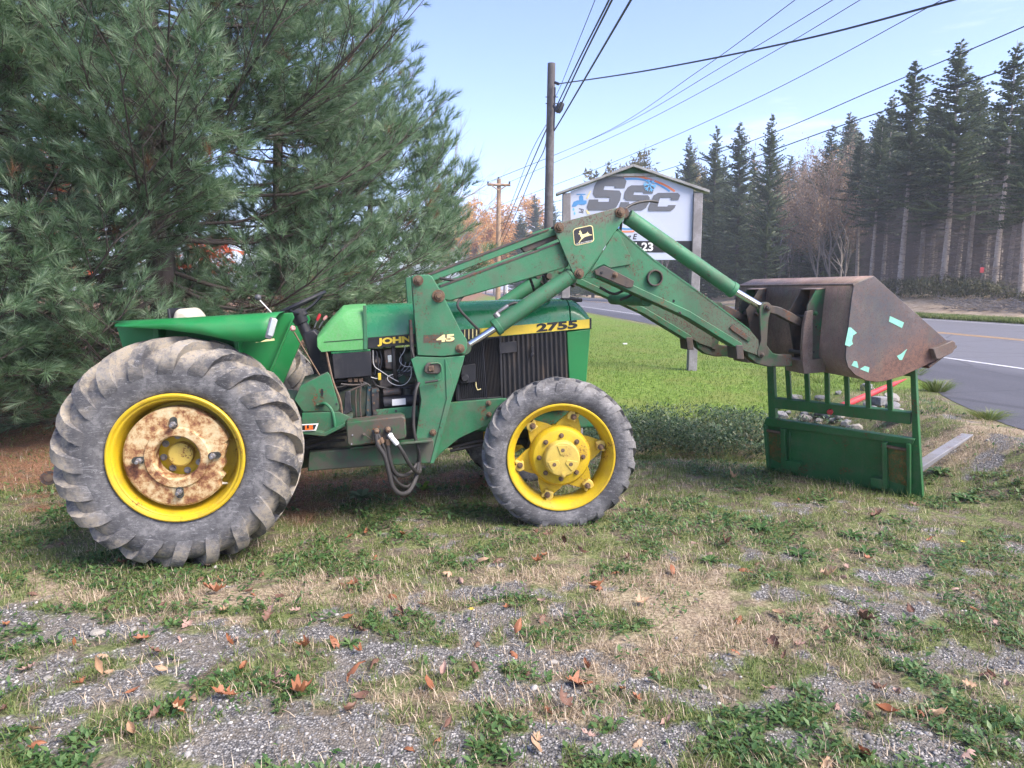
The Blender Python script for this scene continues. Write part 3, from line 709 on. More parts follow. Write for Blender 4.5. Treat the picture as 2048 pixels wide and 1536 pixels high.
mb = MB(); mb.plate([(690, 838), (735, 832), (735, 770), (700, 776), (640, 800), (600, 800), (600, 900), (690, 900)], -.24, -.2); part('clutch_housing', mb, 'engine_green', bevel=.01)
wires = [([(811, 691), (808, 703), (800, 716), (801, 726), (811, 733), (822, 733)], -.30, 'wire_white'), ([(822, 733), (822, 752), (812, 767), (797, 771), (782, 766), (775, 758), (777, 752), (786, 749)], -.31, 'wire_white'),
         ([(746, 700), (748, 730), (762, 742), (785, 757), (797, 763)], -.30, 'wire_white'), ([(753, 702), (757, 730), (755, 752), (744, 757)], -.29, 'cable'), ([(742, 754), (755, 757), (760, 748)], -.30, 'wire_white'),
         ([(760, 702), (764, 720), (760, 745), (770, 760)], -.26, 'cable'), ([(770, 755), (790, 748), (815, 745), (832, 742)], -.26, 'cable'), ([(780, 765), (805, 776), (830, 770)], -.25, 'cable'), ([(748, 702), (751, 725), (750, 750)], -.27, 'cable')]
for p, y, m_ in wires:
    mb = MB(); mb.tube(crom([T3(a, b_, y) for a, b_ in p], 4), .0026 if m_ == 'wire_white' else .006, 5); part('wire', mb, m_)
mb = MB(); mb.box(T3(759, 753, -.30), (.022, .02, .05)); part('cable_tag', mb, 'decal_yellow', bevel=.003)
# more engine fittings
for k in range(4):
    mb = MB(); mb.tube(crom([T3(800 + 9 * k, 705, -.18), T3(803 + 9 * k, 722, -.235), T3(796 + 8 * k, 740, -.235), T3(775 + 5 * k, 757, -.23)], 4), .0035, 5); part('fuel_line', mb, 'bare_steel')
mb = MB(); mb.plate([(758, 757), (782, 753), (786, 772), (770, 777), (758, 774)], -.26, -.16); part('injection_pump', mb, 'worn_dark', bevel=.01)
mb = MB(); mb.cyl(T3(815, 779, -.24), T3(815, 795, -.24), .038, n=18); mb.cyl(T3(815, 776, -.24), T3(815, 779, -.24), .042, n=18); part('oil_filter', mb, 'engine_dark', bevel=.004)
mb = MB(); mb.cyl(T3(752, 722, -.20), T3(752, 722, -.27), .034, n=20); mb.cyl(T3(752, 722, -.27), T3(752, 722, -.29), .014, n=10); part('pulley', mb, 'worn_dark', bevel=.003)
for a in ((746, 790), (748, 806), (749, 822), (755, 781), (739, 780), (737, 800), (736, 820), (690, 845), (640, 832), (618, 834)):
    mb = MB(); p = T3(*a, -.27); mb.cyl(p, p - Vector((0, .012, 0)), .009, n=6); part('bolt', mb, 'rusty_bolt')
for p in ([(836, 716), (828, 735), (834, 760), (826, 790)], [(800, 742), (812, 750), (826, 752), (838, 758)], [(744, 760), (752, 770), (764, 775), (780, 778)], [(655, 765), (668, 775), (690, 772), (705, 765)], [(664, 764), (690, 762), (725, 764), (740, 772)]):
    mb = MB(); mb.tube(crom([T3(a, b_, -.27) for a, b_ in p], 4), .0085, 6); part('hose', mb, 'rubber_hose')
# side frame plates behind the loader post
mb = MB(); mb.plate([(752, 820), (835, 812), (838, 872), (810, 874), (800, 848), (758, 850)], -.36, -.33); part('side_frame', mb, 'loader_green', bevel=.004)
mb = MB(); mb.cyl(T3(792, 822, -.361), T3(792, 822, -.364), .009, n=12); part('hole', mb, 'decal_black')
mb = MB(); mb.cyl(T3(751, 826, -.36), T3(751, 826, -.38), .016, n=6); part('bolt', mb, 'engine_dark')
mb = MB(); mb.plate([(896, 806), (1003, 797), (1040, 800), (1040, 830), (981, 848), (918, 877), (880, 908), (868, 924), (862, 918)], -.42, -.38); sfp = part('front_frame', mb, 'frame_green', bevel=.004)
bolt(977, 806, -.42, 5, parent=sfp); bolt(978, 829, -.42, 5, parent=sfp)
for a in ([(905, 895), (950, 884), (985, 878)], [(900, 902), (950, 892), (985, 886)]):
    mb = MB(); mb.tube([T3(p, q, -.30) for p, q in a], .012, 6); part('tie_rod', mb, 'worn_dark')
# louvre panel, corrugated panel, nose panel
mb = MB(); mb.plate([(900, 690), (1003, 668), (1003, 800), (905, 815)], -.26, -.25); part('radiator_core', mb, 'engine_dark')
fr = MB()
for a in ([(903, 683), (1000, 672), (1000, 676), (903, 688)], [(915, 799), (1003, 793), (1003, 797), (917, 806)], [(998, 672), (1001, 672), (1004.5, 797), (1001.5, 797)], [(913, 760), (917, 760), (920, 805), (915, 805)], [(963, 677), (966, 677), (975, 800), (972, 800)]):
    fr.plate(a, -.315, -.295)
lg = part('louvre_panel', fr, 'black_plastic', bevel=.003)
for k in range(17):
    px = 905 + k * 3.75; mb = MB(); mb.plate([(px, 685 - .1 * k), (px + 1.5, 685 - .1 * k), (px + 9.5, 802 - .3 * k), (px + 8, 802 - .3 * k)], -.312, -.296); part('slat', mb, 'black_plastic', lg)
def corrugated(p00, p10, p11, p01, n, amp, y, seg=8):
    a, b_, c, d = [T3(*p, y) for p in (p00, p10, p11, p01)]; vs = []; fs = []; N = n * seg
    for i in range(N + 1):
        t = i / N; off = amp * math.cos(2 * math.pi * t * n)
        for s in range(6):
            q = (a.lerp(b_, t)).lerp(d.lerp(c, t), s / 5); vs.append((q.x, y + off, q.z))
    for i in range(N):
        for s in range(5): fs.append((i * 6 + s, i * 6 + s + 1, (i + 1) * 6 + s + 1, (i + 1) * 6 + s))
    return MB().add(vs, fs)
o = part('fine_screen', corrugated((966, 679), (998, 675), (1001, 794), (975, 797), 10, .004, -.306), 'rusty_grille', lg)
o = part('corrugated_panel', corrugated((1001, 669), (1133, 659), (1139, 815), (1005, 815), 14, .008, -.306), 'rusty_grille')
mb = MB(); mb.plate([(998.5, 668), (1003, 668), (1006.5, 798), (1002, 798)], -.316, -.30); part('edge_strip', mb, 'rusty_grille', o, .002)
mb = MB(); mb.plate([(998, 686), (1033, 682), (1034, 704), (999, 708)], -.328, -.316); part('cover_plate', mb, 'black_paint', o, .003)
mb = MB(); mb.cyl(T3(1065, 709, -.314), T3(1065, 709, -.345), .014, n=14); mb.box(T3(1065, 699, -.32), (.018, .012, .05)); part('latch_knob', mb, 'black_paint', o, .003)
mb = MB(); mb.plate([(924, 731), (951, 727), (953, 764), (920, 768)], -.335, -.31); mb2 = part('air_box', mb, 'black_plastic', lg, .004)
mb = MB(); mb.cyl(T3(930, 756, -.335), T3(930, 756, -.375), .030, .027, 20); part('air_cap', mb, 'black_plastic', lg, .004)
mb = MB(); mb.tube([T3(949, 731, -.32), T3(951, 748, -.322), T3(952, 772, -.322), T3(955, 780, -.322), T3(962, 778, -.32)], .004, 6); part('pull_cord', mb, 'decal_pale', lg)
mb = MB(); mb.plate([(1134, 664), (1181, 658), (1173, 762), (1176, 800), (1140, 800)], -.31, .31); part('nose_panel', mb, 'fender_green', bevel=.006)
# ================================================================== loader
YO = -.50                               # outer face of the loader's near side
mb = MB(); mb.plate([(618, 905), (690, 898), (770, 892), (868, 880), (868, 926), (740, 933), (615, 943)], -.50, -.40)
both('side_rail', mb, 'rail_green', .008)
mb = MB(); mb.plate([(823, 553), (828, 550), (858, 549), (864, 553), (884, 586), (921, 660), (934, 680), (935, 695), (930, 707), (888, 713), (835, 711), (829, 640)], YO, YO + .10)
post, _ = both('loader_post', mb, 'loader_green', .005)
mb = MB(); mb.plate([(822, 719), (833, 713), (888, 715), (930, 711), (918, 755), (904, 797), (882, 880), (868, 927), (835, 927), (828, 893), (842, 801), (838, 775)], YO + .004, YO + .08)
low, _ = both('post_bracket', mb, 'loader_green', .005)
mb = MB(); mb.plate([(890, 717), (903, 748), (909, 780), (904, 797), (882, 880), (868, 927), (860, 927), (893, 798)], YO - .004, YO + .004); part('bracket_flange', mb, 'loader_green', low, .003)
mb = MB(); mb.plate([(819, 640), (824, 640), (829, 712), (822, 716)], YO + .02, YO + .06); part('hose_guard', mb, 'worn_dark', post, .003)
for a in ((836, 561, 9), (877, 592, 11), (920, 697, 8)): bolt(*a[:2], YO, a[2], parent=post, h=.03)
bolt(866, 865, YO - .004, 6, parent=low)
# locking pin
mb = MB(); mb.plate([(849, 733), (855, 726), (876, 724), (882, 730), (882, 744), (876, 748), (855, 748), (849, 744)], YO - .022, YO); lk = part('lock_plate', mb, 'worn_dark', low, .006)
mb = MB(); mb.plate([(857, 732), (868, 731), (868, 742), (857, 743)], YO - .034, YO - .022); part('lock_block', mb, 'rusty_bolt', lk, .004)
mb = MB(); mb.tube(crom([T3(862, 727, YO - .03), T3(879, 727, YO - .03), T3(884, 740, YO - .03), T3(884, 756, YO - .03), T3(876, 761, YO - .03)], 4), .0055, 6); part('lock_handle', mb, 'loader_green', lk)
mb = MB(); mb.tube([T3(876, 761, YO - .03), T3(850, 765, YO - .03)], .008, 8); part('handle_grip', mb, 'rubber_hose', lk)
# number decal
mb = MB(); mb.plate([(847, 670), (908, 668), (908, 684), (847, 686)], YO - .0015, YO + .001); part('decal_strip', mb, 'grimy_green', post)
lettering('45', 873, 685, 909, 682, 14.5, YO - .003, 'decal_pale', post, bold=.05)
# lift beam and upper link
mb = MB(); mb.plate([(868, 583), (881, 572), (1121, 484), (1137, 510), (1137, 533), (1060, 557), (900, 602), (880, 598)], YO + .012, YO + .10); bm1, _ = both('lift_beam', mb, 'loader_green', .008)
mb = MB(); mb.plate([(880, 571), (1121, 483), (1121.5, 486.5), (881, 575)], YO + .008, YO + .104); part('beam_flange', mb, 'worn_dark', bm1, .002)
mb = MB(); mb.plate([(852, 553), (1098, 460), (1112, 456), (1112, 470), (1100, 474), (866, 562), (852, 562)], YO + .035, YO + .075); ul, _ = both('upper_link', mb, 'loader_green', .004)
mb = MB(); mb.plate([(856, 548), (1098, 457), (1098, 460.5), (856, 552.5)], YO + .030, YO + .08); both('link_flange', mb, 'worn_dark', .002)
mb = MB(); mb.plate([(1040, 494), (1112, 466), (1116, 478), (1050, 505)], YO + .05, YO + .09); part('link_bracket', mb, 'worn_dark', ul, .004)
mb = MB(); mb.tube(crom([T3(880, 556, YO + .04), T3(905, 560, YO + .02), T3(925, 556, YO + .03), T3(950, 545, YO + .05)], 5), .011, 8); part('hose', mb, 'rubber_hose')
# knee plate with the maker's emblem
ka, kb = T3(1112, 449, YO - .02), T3(1240, 415, YO - .02); kd = (kb - ka).normalized()
paint('knee_green', (.029, .170, .075), .55, dirt=(.15, .125, .115), damt=.28, rust=.36, rcol=(.09, .05, .035), vary=.22, dust=.10, where=(-kd.z, kd.x, kd.z * ka.x - kd.x * ka.z, -.13, -.02))
KN = [(1108, 458), (1110, 451), (1117, 446), (1232, 416), (1243, 416), (1250, 422), (1251, 432), (1247, 440), (1171, 550), (1166, 557), (1158, 559), (1150, 556), (1146, 547)]
mb = MB(); mb.plate(KN, YO - .020, YO - .006); kn, _ = both('knee_plate', mb, 'knee_green', .004)
mb = MB(); mb.v = []; mb.plate(KN, YO + .106, YO + .118); both('knee_plate', mb, 'loader_green', .004)
for a in ((1118, 455, 9), (1240, 425, 9), (1158, 547, 9)):
    bolt(*a[:2], YO - .020, a[2], parent=kn, h=.034)
    mb = MB(); p = T3(a[0], a[1], YO - .02); mb.cyl(p, p + Vector((0, .15, 0)), .024, n=14); both('pivot_pin', mb, 'worn_dark')
def rr(cx, cy, w, h, r, n=5):
    pts = []
    for (sx_, sy_, a0) in ((1, 1, 0), (-1, 1, 90), (-1, -1, 180), (1, -1, 270)):
        for k in range(n + 1):
            a = math.radians(a0 + 90 * k / n); pts.append((cx + sx_ * (w / 2 - r) + r * math.cos(a), cy + sy_ * (h / 2 - r) + r * math.sin(a)))
    return pts
def em(pts):        # emblem space (unit square, y up) -> pixels; the badge leans with the plate
    out = []
    for x, y in pts: out.append((1145.3 + 40.2 * x - 2.0 * (1 - y) + 2 * (1 - y) * 3.0 * .9, 458.0 - 9.0 * x + 34.5 * (1 - y)))
    return out
eb = MB(); eb.plate(em(rr(.5, .5, 1.0, 1.0, .18)), YO - .0225, YO - .0198); badge = part('emblem', eb, 'decal_pale', kn)
eb = MB(); eb.plate(em(rr(.5, .5, .92, .91, .15)), YO - .024, YO - .0222); part('emblem_field', eb, 'black_paint', badge)
DEER = [(.20, .12), (.30, .26), (.36, .33), (.38, .42), (.335, .50), (.33, .60), (.27, .62), (.26, .66), (.33, .70), (.30, .80), (.34, .79), (.36, .86), (.38, .78), (.42, .70), (.43, .62), (.46, .56), (.60, .57), (.68, .60), (.70, .68), (.725, .60), (.77, .55), (.80, .48), (.92, .44), (.91, .40), (.78, .42), (.68, .40), (.58, .40), (.46, .34), (.34, .24), (.25, .13)]
eb = MB(); eb.plate(em(DEER), YO - .0256, YO - .0238); part('emblem_deer', eb, 'decal_pale', badge)
(ax, ay), (bx2, by2) = em([(.10, .05)])[0], em([(.90, .05)])[0]
lettering('JOHN DEERE', ax, ay + 1.0, bx2, by2 + 1.0, 4.0, YO - .0252, 'wire_white', badge, bold=.01)
# lower boom
BM = [(1168, 556), (1200, 512), (1237, 458), (1240, 460), (1306, 518), (1415, 596), (1500, 660), (1517, 680), (1519, 712), (1490, 702), (1386, 640), (1262, 582), (1200, 556)]
mb = MB(); mb.plate(BM, YO, YO + .012); bo, _ = both('boom_plate', mb, 'boom_green', .003)
mb = MB(); mb.plate(BM, YO + .098, YO + .110); both('boom_plate', mb, 'boom_green', .003)
mb = MB(); mb.plate([(1237, 457), (1306, 516.5), (1415, 594.5), (1500, 658.5), (1500, 661), (1415, 597.5), (1306, 519.5), (1237, 460)], YO - .003, YO + .113); part('boom_top', mb, 'loader_green', bo)
mb = MB(); mb.plate([(1186, 545), (1197, 536), (1262, 568), (1380, 622), (1484, 686), (1488, 700), (1470, 694), (1376, 636), (1258, 582), (1192, 552)], YO - .014, YO + .12); ch, _ = both('boom_channel', mb, 'frame_green', .006)
mb = MB(); mb.plate([(1189, 541), (1207, 531), (1215, 534), (1269, 562), (1266, 574), (1255, 576), (1192, 549)], YO - .026, YO - .014); br, _ = both('boom_bracket', mb, 'worn_dark', .004)
bolt(1230, 550, YO - .026, 5, parent=br); bolt(1203, 545.5, YO - .026, 3, 'decal_black', br, .004)
mb = MB(); mb.plate([(1232, 461), (1240, 470), (1265, 520), (1261, 529), (1220, 536), (1208, 529), (1196, 534), (1186, 541), (1178, 548)], YO - .012, YO); part('knee_gusset', mb, 'loader_green', bo, .003)
mb = MB(); mb.plate([(1472, 690), (1486, 690), (1489, 719), (1474, 718)], YO - .02, YO + .13); both('stop_bracket', mb, 'worn_dark', .004)
mb = MB(); mb.plate([(1376, 640), (1472, 694), (1474, 716), (1445, 712), (1400, 690), (1380, 665)], YO + .13, YO + .15)
c_ = T3(1308, 556, YO); mb = MB(); mb.v = []
ringo = [(.050, 0), (.062, 0), (.062, -.03), (.050, -.03)]; mb.lathe(ringo, 28, closed=True); mb.v = [(x + c_.x, y + YO, z + c_.z) for x, y, z in mb.v]; part('pivot_ring', mb, 'worn_dark', bo, .003)
for a in ((1347, 602, 3.2),): 
    mb = MB(); mb.cyl(T3(a[0], a[1], YO - .0005), T3(a[0], a[1], YO - .003), .011, n=12); part('hole', mb, 'decal_black', bo)
mb = MB(); mb.cyl(T3(1360, 626, YO - .014), T3(1360, 626, YO - .04), .012, .008, 10); part('grease_nipple', mb, 'worn_dark', bo)
mb = MB(); mb.plate([(1460, 655), (1466, 648), (1502, 676), (1502, 681), (1497, 684), (1463, 660)], YO - .012, YO); part('wear_plate', mb, 'grimy_green', bo, .003)
mb = MB(); mb.cyl(T3(1275, 628, YO + .02), T3(1275, 628, YO + .05), .02, n=12)
mb = MB(); mb.plate([(1492, 694), (1515, 682), (1534, 690), (1546, 706), (1560, 709), (1584, 709), (1585, 733), (1538, 734), (1514, 728), (1496, 714)], YO + .016, YO + .094); both('arm_tip', mb, 'grimy_green', .008)
# cross tube between the arms
mb = MB(); p = T3(1300, 600, YO + .05); mb.cyl((p.x, -.40, p.z), (p.x, .40, p.z), .05, n=20); part('cross_tube', mb, 'loader_green')
# cylinders
YC = YO + .045
def cylinder(a, b_, c, r, rr_, name, yc, sgn=1, rod_mat='chrome'):
    """body from pixel a to b_, rod on to c"""
    A, B, C = [T3(*p, yc) for p in (a, b_, c)]
    for P in (A, B, C): P.y *= sgn
    d = (B - A).normalized()
    mb = MB(); mb.cyl(A, B, r, n=28); mb.cyl(B - d * .03, B + d * .012, r * 1.10, n=28); mb.cyl(A - d * .005, A + d * .02, r * 1.04, n=28)
    o = part(name, mb, 'loader_green', bevel=.005)
    mb = MB(); mb.cyl(B, C, rr_, n=18); part('rod', mb, rod_mat, o)
    mb = MB(); mb.cyl(C - Vector((0, .03, 0)), C + Vector((0, .03, 0)), rr_ * 1.9, n=20); part('rod_eye', mb, 'grimy_green', o, .004)
    mb = MB(); mb.cyl(A - d * .05 - Vector((0, .03, 0)), A - d * .05 + Vector((0, .03, 0)), r * .75, n=20); part('base_eye', mb, 'worn_dark', o, .004)
    return o
for s in (1, -1):
    lc = cylinder((1142, 551), (992, 655), (928, 696), .058, .026, 'lift_cylinder', YC - .012, s)
    bc = cylinder((1256, 434), (1466, 580), (1528, 617), .056, .027, 'bucket_cylinder', YC, s)
    if s > 0:
        mb = MB(); a, b_ = T3(1000, 640, YC - .05), T3(990, 628, YC - .03); mb.cyl(T3(998, 636, YC - .012), T3(990, 626, YC - .012), .024, n=8); mb.cyl(T3(993, 627, YC - .012), T3(1016, 611, YC - .012), .015, n=10); part('port_fitting', mb, 'bare_steel', lc, .003)
        mb = MB(); mb.tube(crom([T3(1014, 612, YC), T3(1030, 606, YC), T3(1050, 610, YC), T3(1075, 600, YC + .05)], 5), .011, 8); part('port_hose', mb, 'rubber_hose', lc)
mb = MB(); mb.plate([(1120, 545), (1146, 538), (1154, 560), (1150, 575), (1140, 566)], YO + .02, YO + .09); both('cylinder_lug', mb, 'worn_dark', .006)
# bucket linkage
mb = MB(); mb.plate([(1519, 618), (1521, 610), (1530, 606), (1539, 608), (1543, 617), (1537, 640), (1534, 690), (1530, 712), (1524, 717), (1516, 713), (1515, 702), (1522, 680)], YO - .005, YO + .010); lk1, _ = both('bucket_link', mb, 'grimy_green', .004)
mb = MB(); mb.plate([(1519, 618), (1521, 610), (1530, 606), (1539, 608), (1543, 617), (1537, 640), (1534, 690), (1530, 712), (1524, 717), (1516, 713), (1515, 702), (1522, 680)], YO + .095, YO + .110); both('bucket_link', mb, 'grimy_green', .004)
bolt(1534, 616, YO - .005, 7.5, 'worn_dark', lk1, .03); bolt(1524, 710, YO - .005, 5, 'worn_dark', lk1, .02)
mb = MB(); mb.plate([(1538, 611), (1545, 611), (1560, 614), (1582, 624), (1605, 638), (1600, 652), (1580, 643), (1556, 630), (1538, 625)], YO + .02, YO + .085); both('tilt_link', mb, 'worn_dark', .005)
mb = MB(); p = T3(1534, 616, YO + .05); mb.cyl((p.x, -.60, p.z), (p.x, -.38, p.z), .022, n=14); 

# ---------------------------------------------------------------- bucket
BY = .86
PR = [(1748, 553), (1709, 569), (1705, 600), (1700, 644), (1695, 690), (1693, 716), (1698, 734), (1710, 748), (1730, 758), (1752, 761), (1804, 750), (1873, 719)]
pr = [T(a, b_, -BY) for a, b_ in PR]; lip_top = T(1896, 684, -BY); pr.append(T(1899, 706, -BY))
cx_ = sum(p[0] for p in pr) / len(pr); cz_ = sum(p[1] for p in pr) / len(pr)
mb = MB(); vs = [(x, y, z) for y in (-BY + .010, BY - .010) for x, z in pr]; n = len(pr)
mb.add(vs, [(i, i + 1, i + 1 + n, i + n) for i in range(n - 1)])
bk = part('bucket', mb, 'bucket_back', smooth=25); md = bk.modifiers.new('t', 'SOLIDIFY'); md.thickness = .012; md.offset = 0
tag(bk, 'rust-brown loader bucket')
endp = [T(a, b_, -BY) for a, b_ in [(1748, 552), (1897, 684), (1873, 721), (1805, 752), (1768, 763), (1752, 764), (1732, 761), (1709, 749), (1696, 734), (1691, 716), (1693, 690), (1698, 644), (1703, 600), (1708, 569)]]
for s in (1, -1):
    mb = MB(); mb.prism(endp, -BY, -BY + .014); part('end_plate', mb if s > 0 else mirrored(mb), 'bucket_side', bk, .003)
    mb = MB(); mb.plate([(1740, 690), (1795, 672), (1805, 700), (1800, 722), (1740, 738), (1722, 722), (1724, 700)], -BY - .004, -BY); 
    mb = MB(); mb.plate([(1867, 698), (1906, 681), (1911, 685), (1912, 694), (1905, 706), (1880, 718), (1873, 718)], -BY - .045, -BY + .02); part('side_cutter', mb if s > 0 else mirrored(mb), 'bucket_brown', bk, .005)
mb = MB(); a, b_ = T(1880, 719, -BY), T(1912, 695, -BY); dx, dz = b_[0] - a[0], b_[1] - a[1]
mb.prism([(a[0] - .1, a[1] - .1 * dz / dx), (b_[0], b_[1]), (b_[0], b_[1] + .018), (a[0] - .1, a[1] + .022 - .1 * dz / dx)], -BY - .01, BY + .01); part('cutting_edge', mb, 'steel_brown', bk, .003)
mb = MB(); a, b_ = T(1748, 553, -BY), T(1709, 569, -BY); mb.tube([(b_[0], -BY, b_[1]), (b_[0], BY, b_[1])], .010, 8); part('rim_weld', mb, 'bucket_brown', bk)
# hook brackets on the bucket's back: outer cheek, inner cheek, rear flange, cap, foot
def back_x(z):      # bucket back line
    for (x0, z0), (x1, z1) in zip(pr[1:], pr[2:]):
        if z1 <= z <= z0: return x0 + (x1 - x0) * (z0 - z) / (z0 - z1)
    return pr[1][0]
def bk_br(y0, y1):
    zt, zb = T(1640, 576, -.62)[1], T(1610, 733, -.62)[1]
    xb = lambda z: back_x(z)
    H = zt - zb
    out = []
    # green outer cheek: widest at the middle
    ck = [(xb(zt) + .004, zt), (xb(zt) - .085, zt - .01), (xb(zt) - .155, zt - .22 * H), (xb(zt) - .150, zt - .45 * H), (xb(zb) - .115, zb + .1 * H), (xb(zb) - .10, zb), (xb(zb) + .004, zb)]
    out.append(('bracket_cheek', MB().prism(ck, y0, y0 + .012), 'rail_green'))
    ck2 = [(xb(zt) + .004, zt), (xb(zt) - .085, zt - .01), (xb(zt) - .165, zt - .25 * H), (xb(zt) - .20, zt - .32 * H), (xb(zt) - .17, zt - .5 * H), (xb(zb) - .12, zb), (xb(zb) + .004, zb)]
    out.append(('bracket_cheek', MB().prism(ck2, y1 - .012, y1), 'worn_dark'))
    cap = [(xb(zt) + .003, zt + .006), (xb(zt) - .088, zt - .006), (xb(zt) - .088, zt - .016), (xb(zt) + .003, zt - .006)]
    out.append(('bracket_cap', MB().prism(cap, y0 - .004, y1 + .004), 'bucket_brown'))
    # brown rear shield hanging from mid height, wider low down
    z1 = zt - .30 * H; z2 = zb + .02
    fl = MB(); xa, xc = xb(z1) - .162, xb(z2) - .185
    fl.prism([(xa, z1), (xa + .05, z1 + .01), (xb(z2) - .10, z2), (xc, z2), (xc - .012, z2 + .12), (xa - .02, z1 - .10)], y0 - .03, y0 + .002)
    out.append(('bracket_shield', fl, 'bucket_brown'))
    ft = MB(); ft.prism([(xb(z2) - .19, z2 + .02), (xb(z2) + .0, z2 + .035), (xb(z2) + .02, z2 - .075), (xb(z2) - .17, z2 - .085)], y0 - .032, y1 + .01)
    out.append(('bracket_foot', ft, 'bucket_brown'))
    pn = MB(); zc = zt - .38 * H; pn.cyl((xb(zc) - .09, y0 - .02, zc), (xb(zc) - .09, y1 + .06, zc), .017, n=12); out.append(('bracket_pin', pn, 'worn_dark'))
    pn = MB(); zc = zb + .15 * H; pn.cyl((xb(zc) - .10, y0 + .01, zc), (xb(zc) - .10, y1 + .04, zc), .017, n=12); out.append(('bracket_pin', pn, 'worn_dark'))
    for q in (.50, .83, .97):
        zc = zt - q * H; h_ = MB(); h_.box((xb(zc) - .05, y0 - .0005, zc), (.014, .004, .016)); out.append(('bolt_hole', h_, 'decal_black'))
    zc = zt - .33 * H; out.append(('bracket_bolt', hexbolt((xb(zc) - .07, y0, zc), .016, .02), 'fork_green'))
    return out
for nm, q, m_ in bk_br(-.53, -.32):
    part(nm, q, m_, bk, .003); part(nm, mirrored(q), m_, bk, .003)
# far brackets seen across the bucket back keep the same shape (mirrored above)
for poly in ([(1697, 655), (1702, 655), (1714, 666), (1706, 671), (1704, 682), (1706, 688), (1699, 693), (1690, 690)], [(1780, 632), (1808, 645), (1804, 656), (1778, 643)], [(1794, 712), (1802, 708), (1814, 698), (1804, 720), (1799, 720)],
             [(1703, 731), (1708, 722), (1714, 723), (1717, 735), (1716, 736)], [(1720, 738), (1730, 732), (1739, 735), (1737, 745)]):
    mb = MB(); mb.plate(poly, -BY - .0018, -BY - .0002); part('tape', mb, 'tape_green', bk)

# ---------------------------------------------------------------- valve box and hoses
mb = MB(); mb.plate([(692, 845), (804, 832), (811, 836), (813, 873), (808, 879), (700, 894), (694, 888)], -.66, -.50); vb = part('valve_box', mb, 'grimy_green', bevel=.010)
for a in ((753, 862), (776, 859)):
    mb = MB(); mb.cyl(T3(*a, -.6595), T3(*a, -.662), .030, n=18); part('port_hole', mb, 'decal_black', vb)
    mb = MB(); mb.cyl(T3(*a, -.66), T3(*a, -.70), .021, .017, 12); mb.cyl(T3(*a, -.70), T3(a[0], a[1] + 4, -.72), .016, .014, 10); part('coupling', mb, 'rusty_bolt', vb, .003)
mb = MB(); mb.cyl(T3(728, 868, -.66), T3(728, 868, -.70), .010, n=8); mb.tube([T3(729, 869, -.69), T3(748, 882, -.69)], .003, 5); part('detent_cable', mb, 'worn_dark', vb)
for a in ((705, 870), (703, 888)):
    mb = MB(); mb.cyl(T3(*a, -.66), T3(*a, -.668), .005, n=8); part('screw', mb, 'bare_steel', vb)
HS = [([(752, 868, -.73), (756, 890, -.74), (769, 912, -.74), (778, 945, -.74), (785, 972, -.74), (800, 987, -.72), (818, 982, -.66), (832, 955, -.58), (837, 925, -.54)], .0165),
      ([(756, 868, -.72), (765, 888, -.73), (773, 910, -.72), (781, 940, -.70), (796, 965, -.68), (815, 973, -.62), (830, 955, -.56), (836, 925, -.53)], .011),
      ([(775, 868, -.71), (776, 890, -.72), (780, 920, -.72), (790, 945, -.70), (806, 951, -.66), (822, 944, -.58), (833, 928, -.54)], .0145),
      ([(777, 866, -.72), (792, 884, -.74), (806, 905, -.74), (820, 930, -.70), (834, 945, -.60), (840, 942, -.54), (838, 925, -.52)], .013),
      ([(837, 930, -.53), (839, 905, -.55), (829, 868, -.56), (827, 830, -.54), (831, 785, -.53), (838, 765, -.50)], .012), ([(836, 928, -.50), (838, 900, -.50), (826, 850, -.49), (829, 800, -.48), (834, 770, -.46)], .011),
      ([(820, 640, -.46), (822, 690, -.47), (828, 718, -.48), (833, 760, -.46), (830, 800, -.45)], .010)]
for p, r in HS:
    mb = MB(); mb.tube(crom([T3(*q) for q in p], 7), r, 10); part('hydraulic_hose', mb, 'rubber_hose')
mb = MB(); mb.cyl(T3(779, 868, -.735), T3(783, 875, -.745), .019, n=6); mb.cyl(T3(783, 875, -.745), T3(795, 889, -.745), .017, .0165, 14); part('hose_fitting', mb, 'white_print', vb, .003)
for a in ((754, 880, 757, 890, -.735), (760, 876, 765, 886, -.725), (775.5, 878, 776.5, 890, -.718)):
    mb = MB(); mb.cyl(T3(a[0], a[1], a[4]), T3(a[2], a[3], a[4]), .0185, n=12); part('hose_fitting', mb, 'rusty_bolt', vb, .003)
mb = MB(); mb.plate([(700, 895), (865, 880), (866, 884), (700, 899)], -.60, -.50); part('rail_shelf', mb, 'rail_green', bevel=.003)
for p in ([(600, 893), (640, 878), (695, 868)], [(600, 885), (650, 872), (695, 860)], [(600, 900), (650, 885), (690, 880)]):
    mb = MB(); mb.tube(crom([T3(a, b_, -.47) for a, b_ in p], 4), .010, 6); part('hydraulic_hose', mb, 'rubber_hose')
mb = MB(); mb.plate([(600, 866), (700, 850), (840, 830), (868, 850), (868, 905), (600, 920)], -.36, -.20); part('underframe', mb, 'engine_dark', bevel=.01)
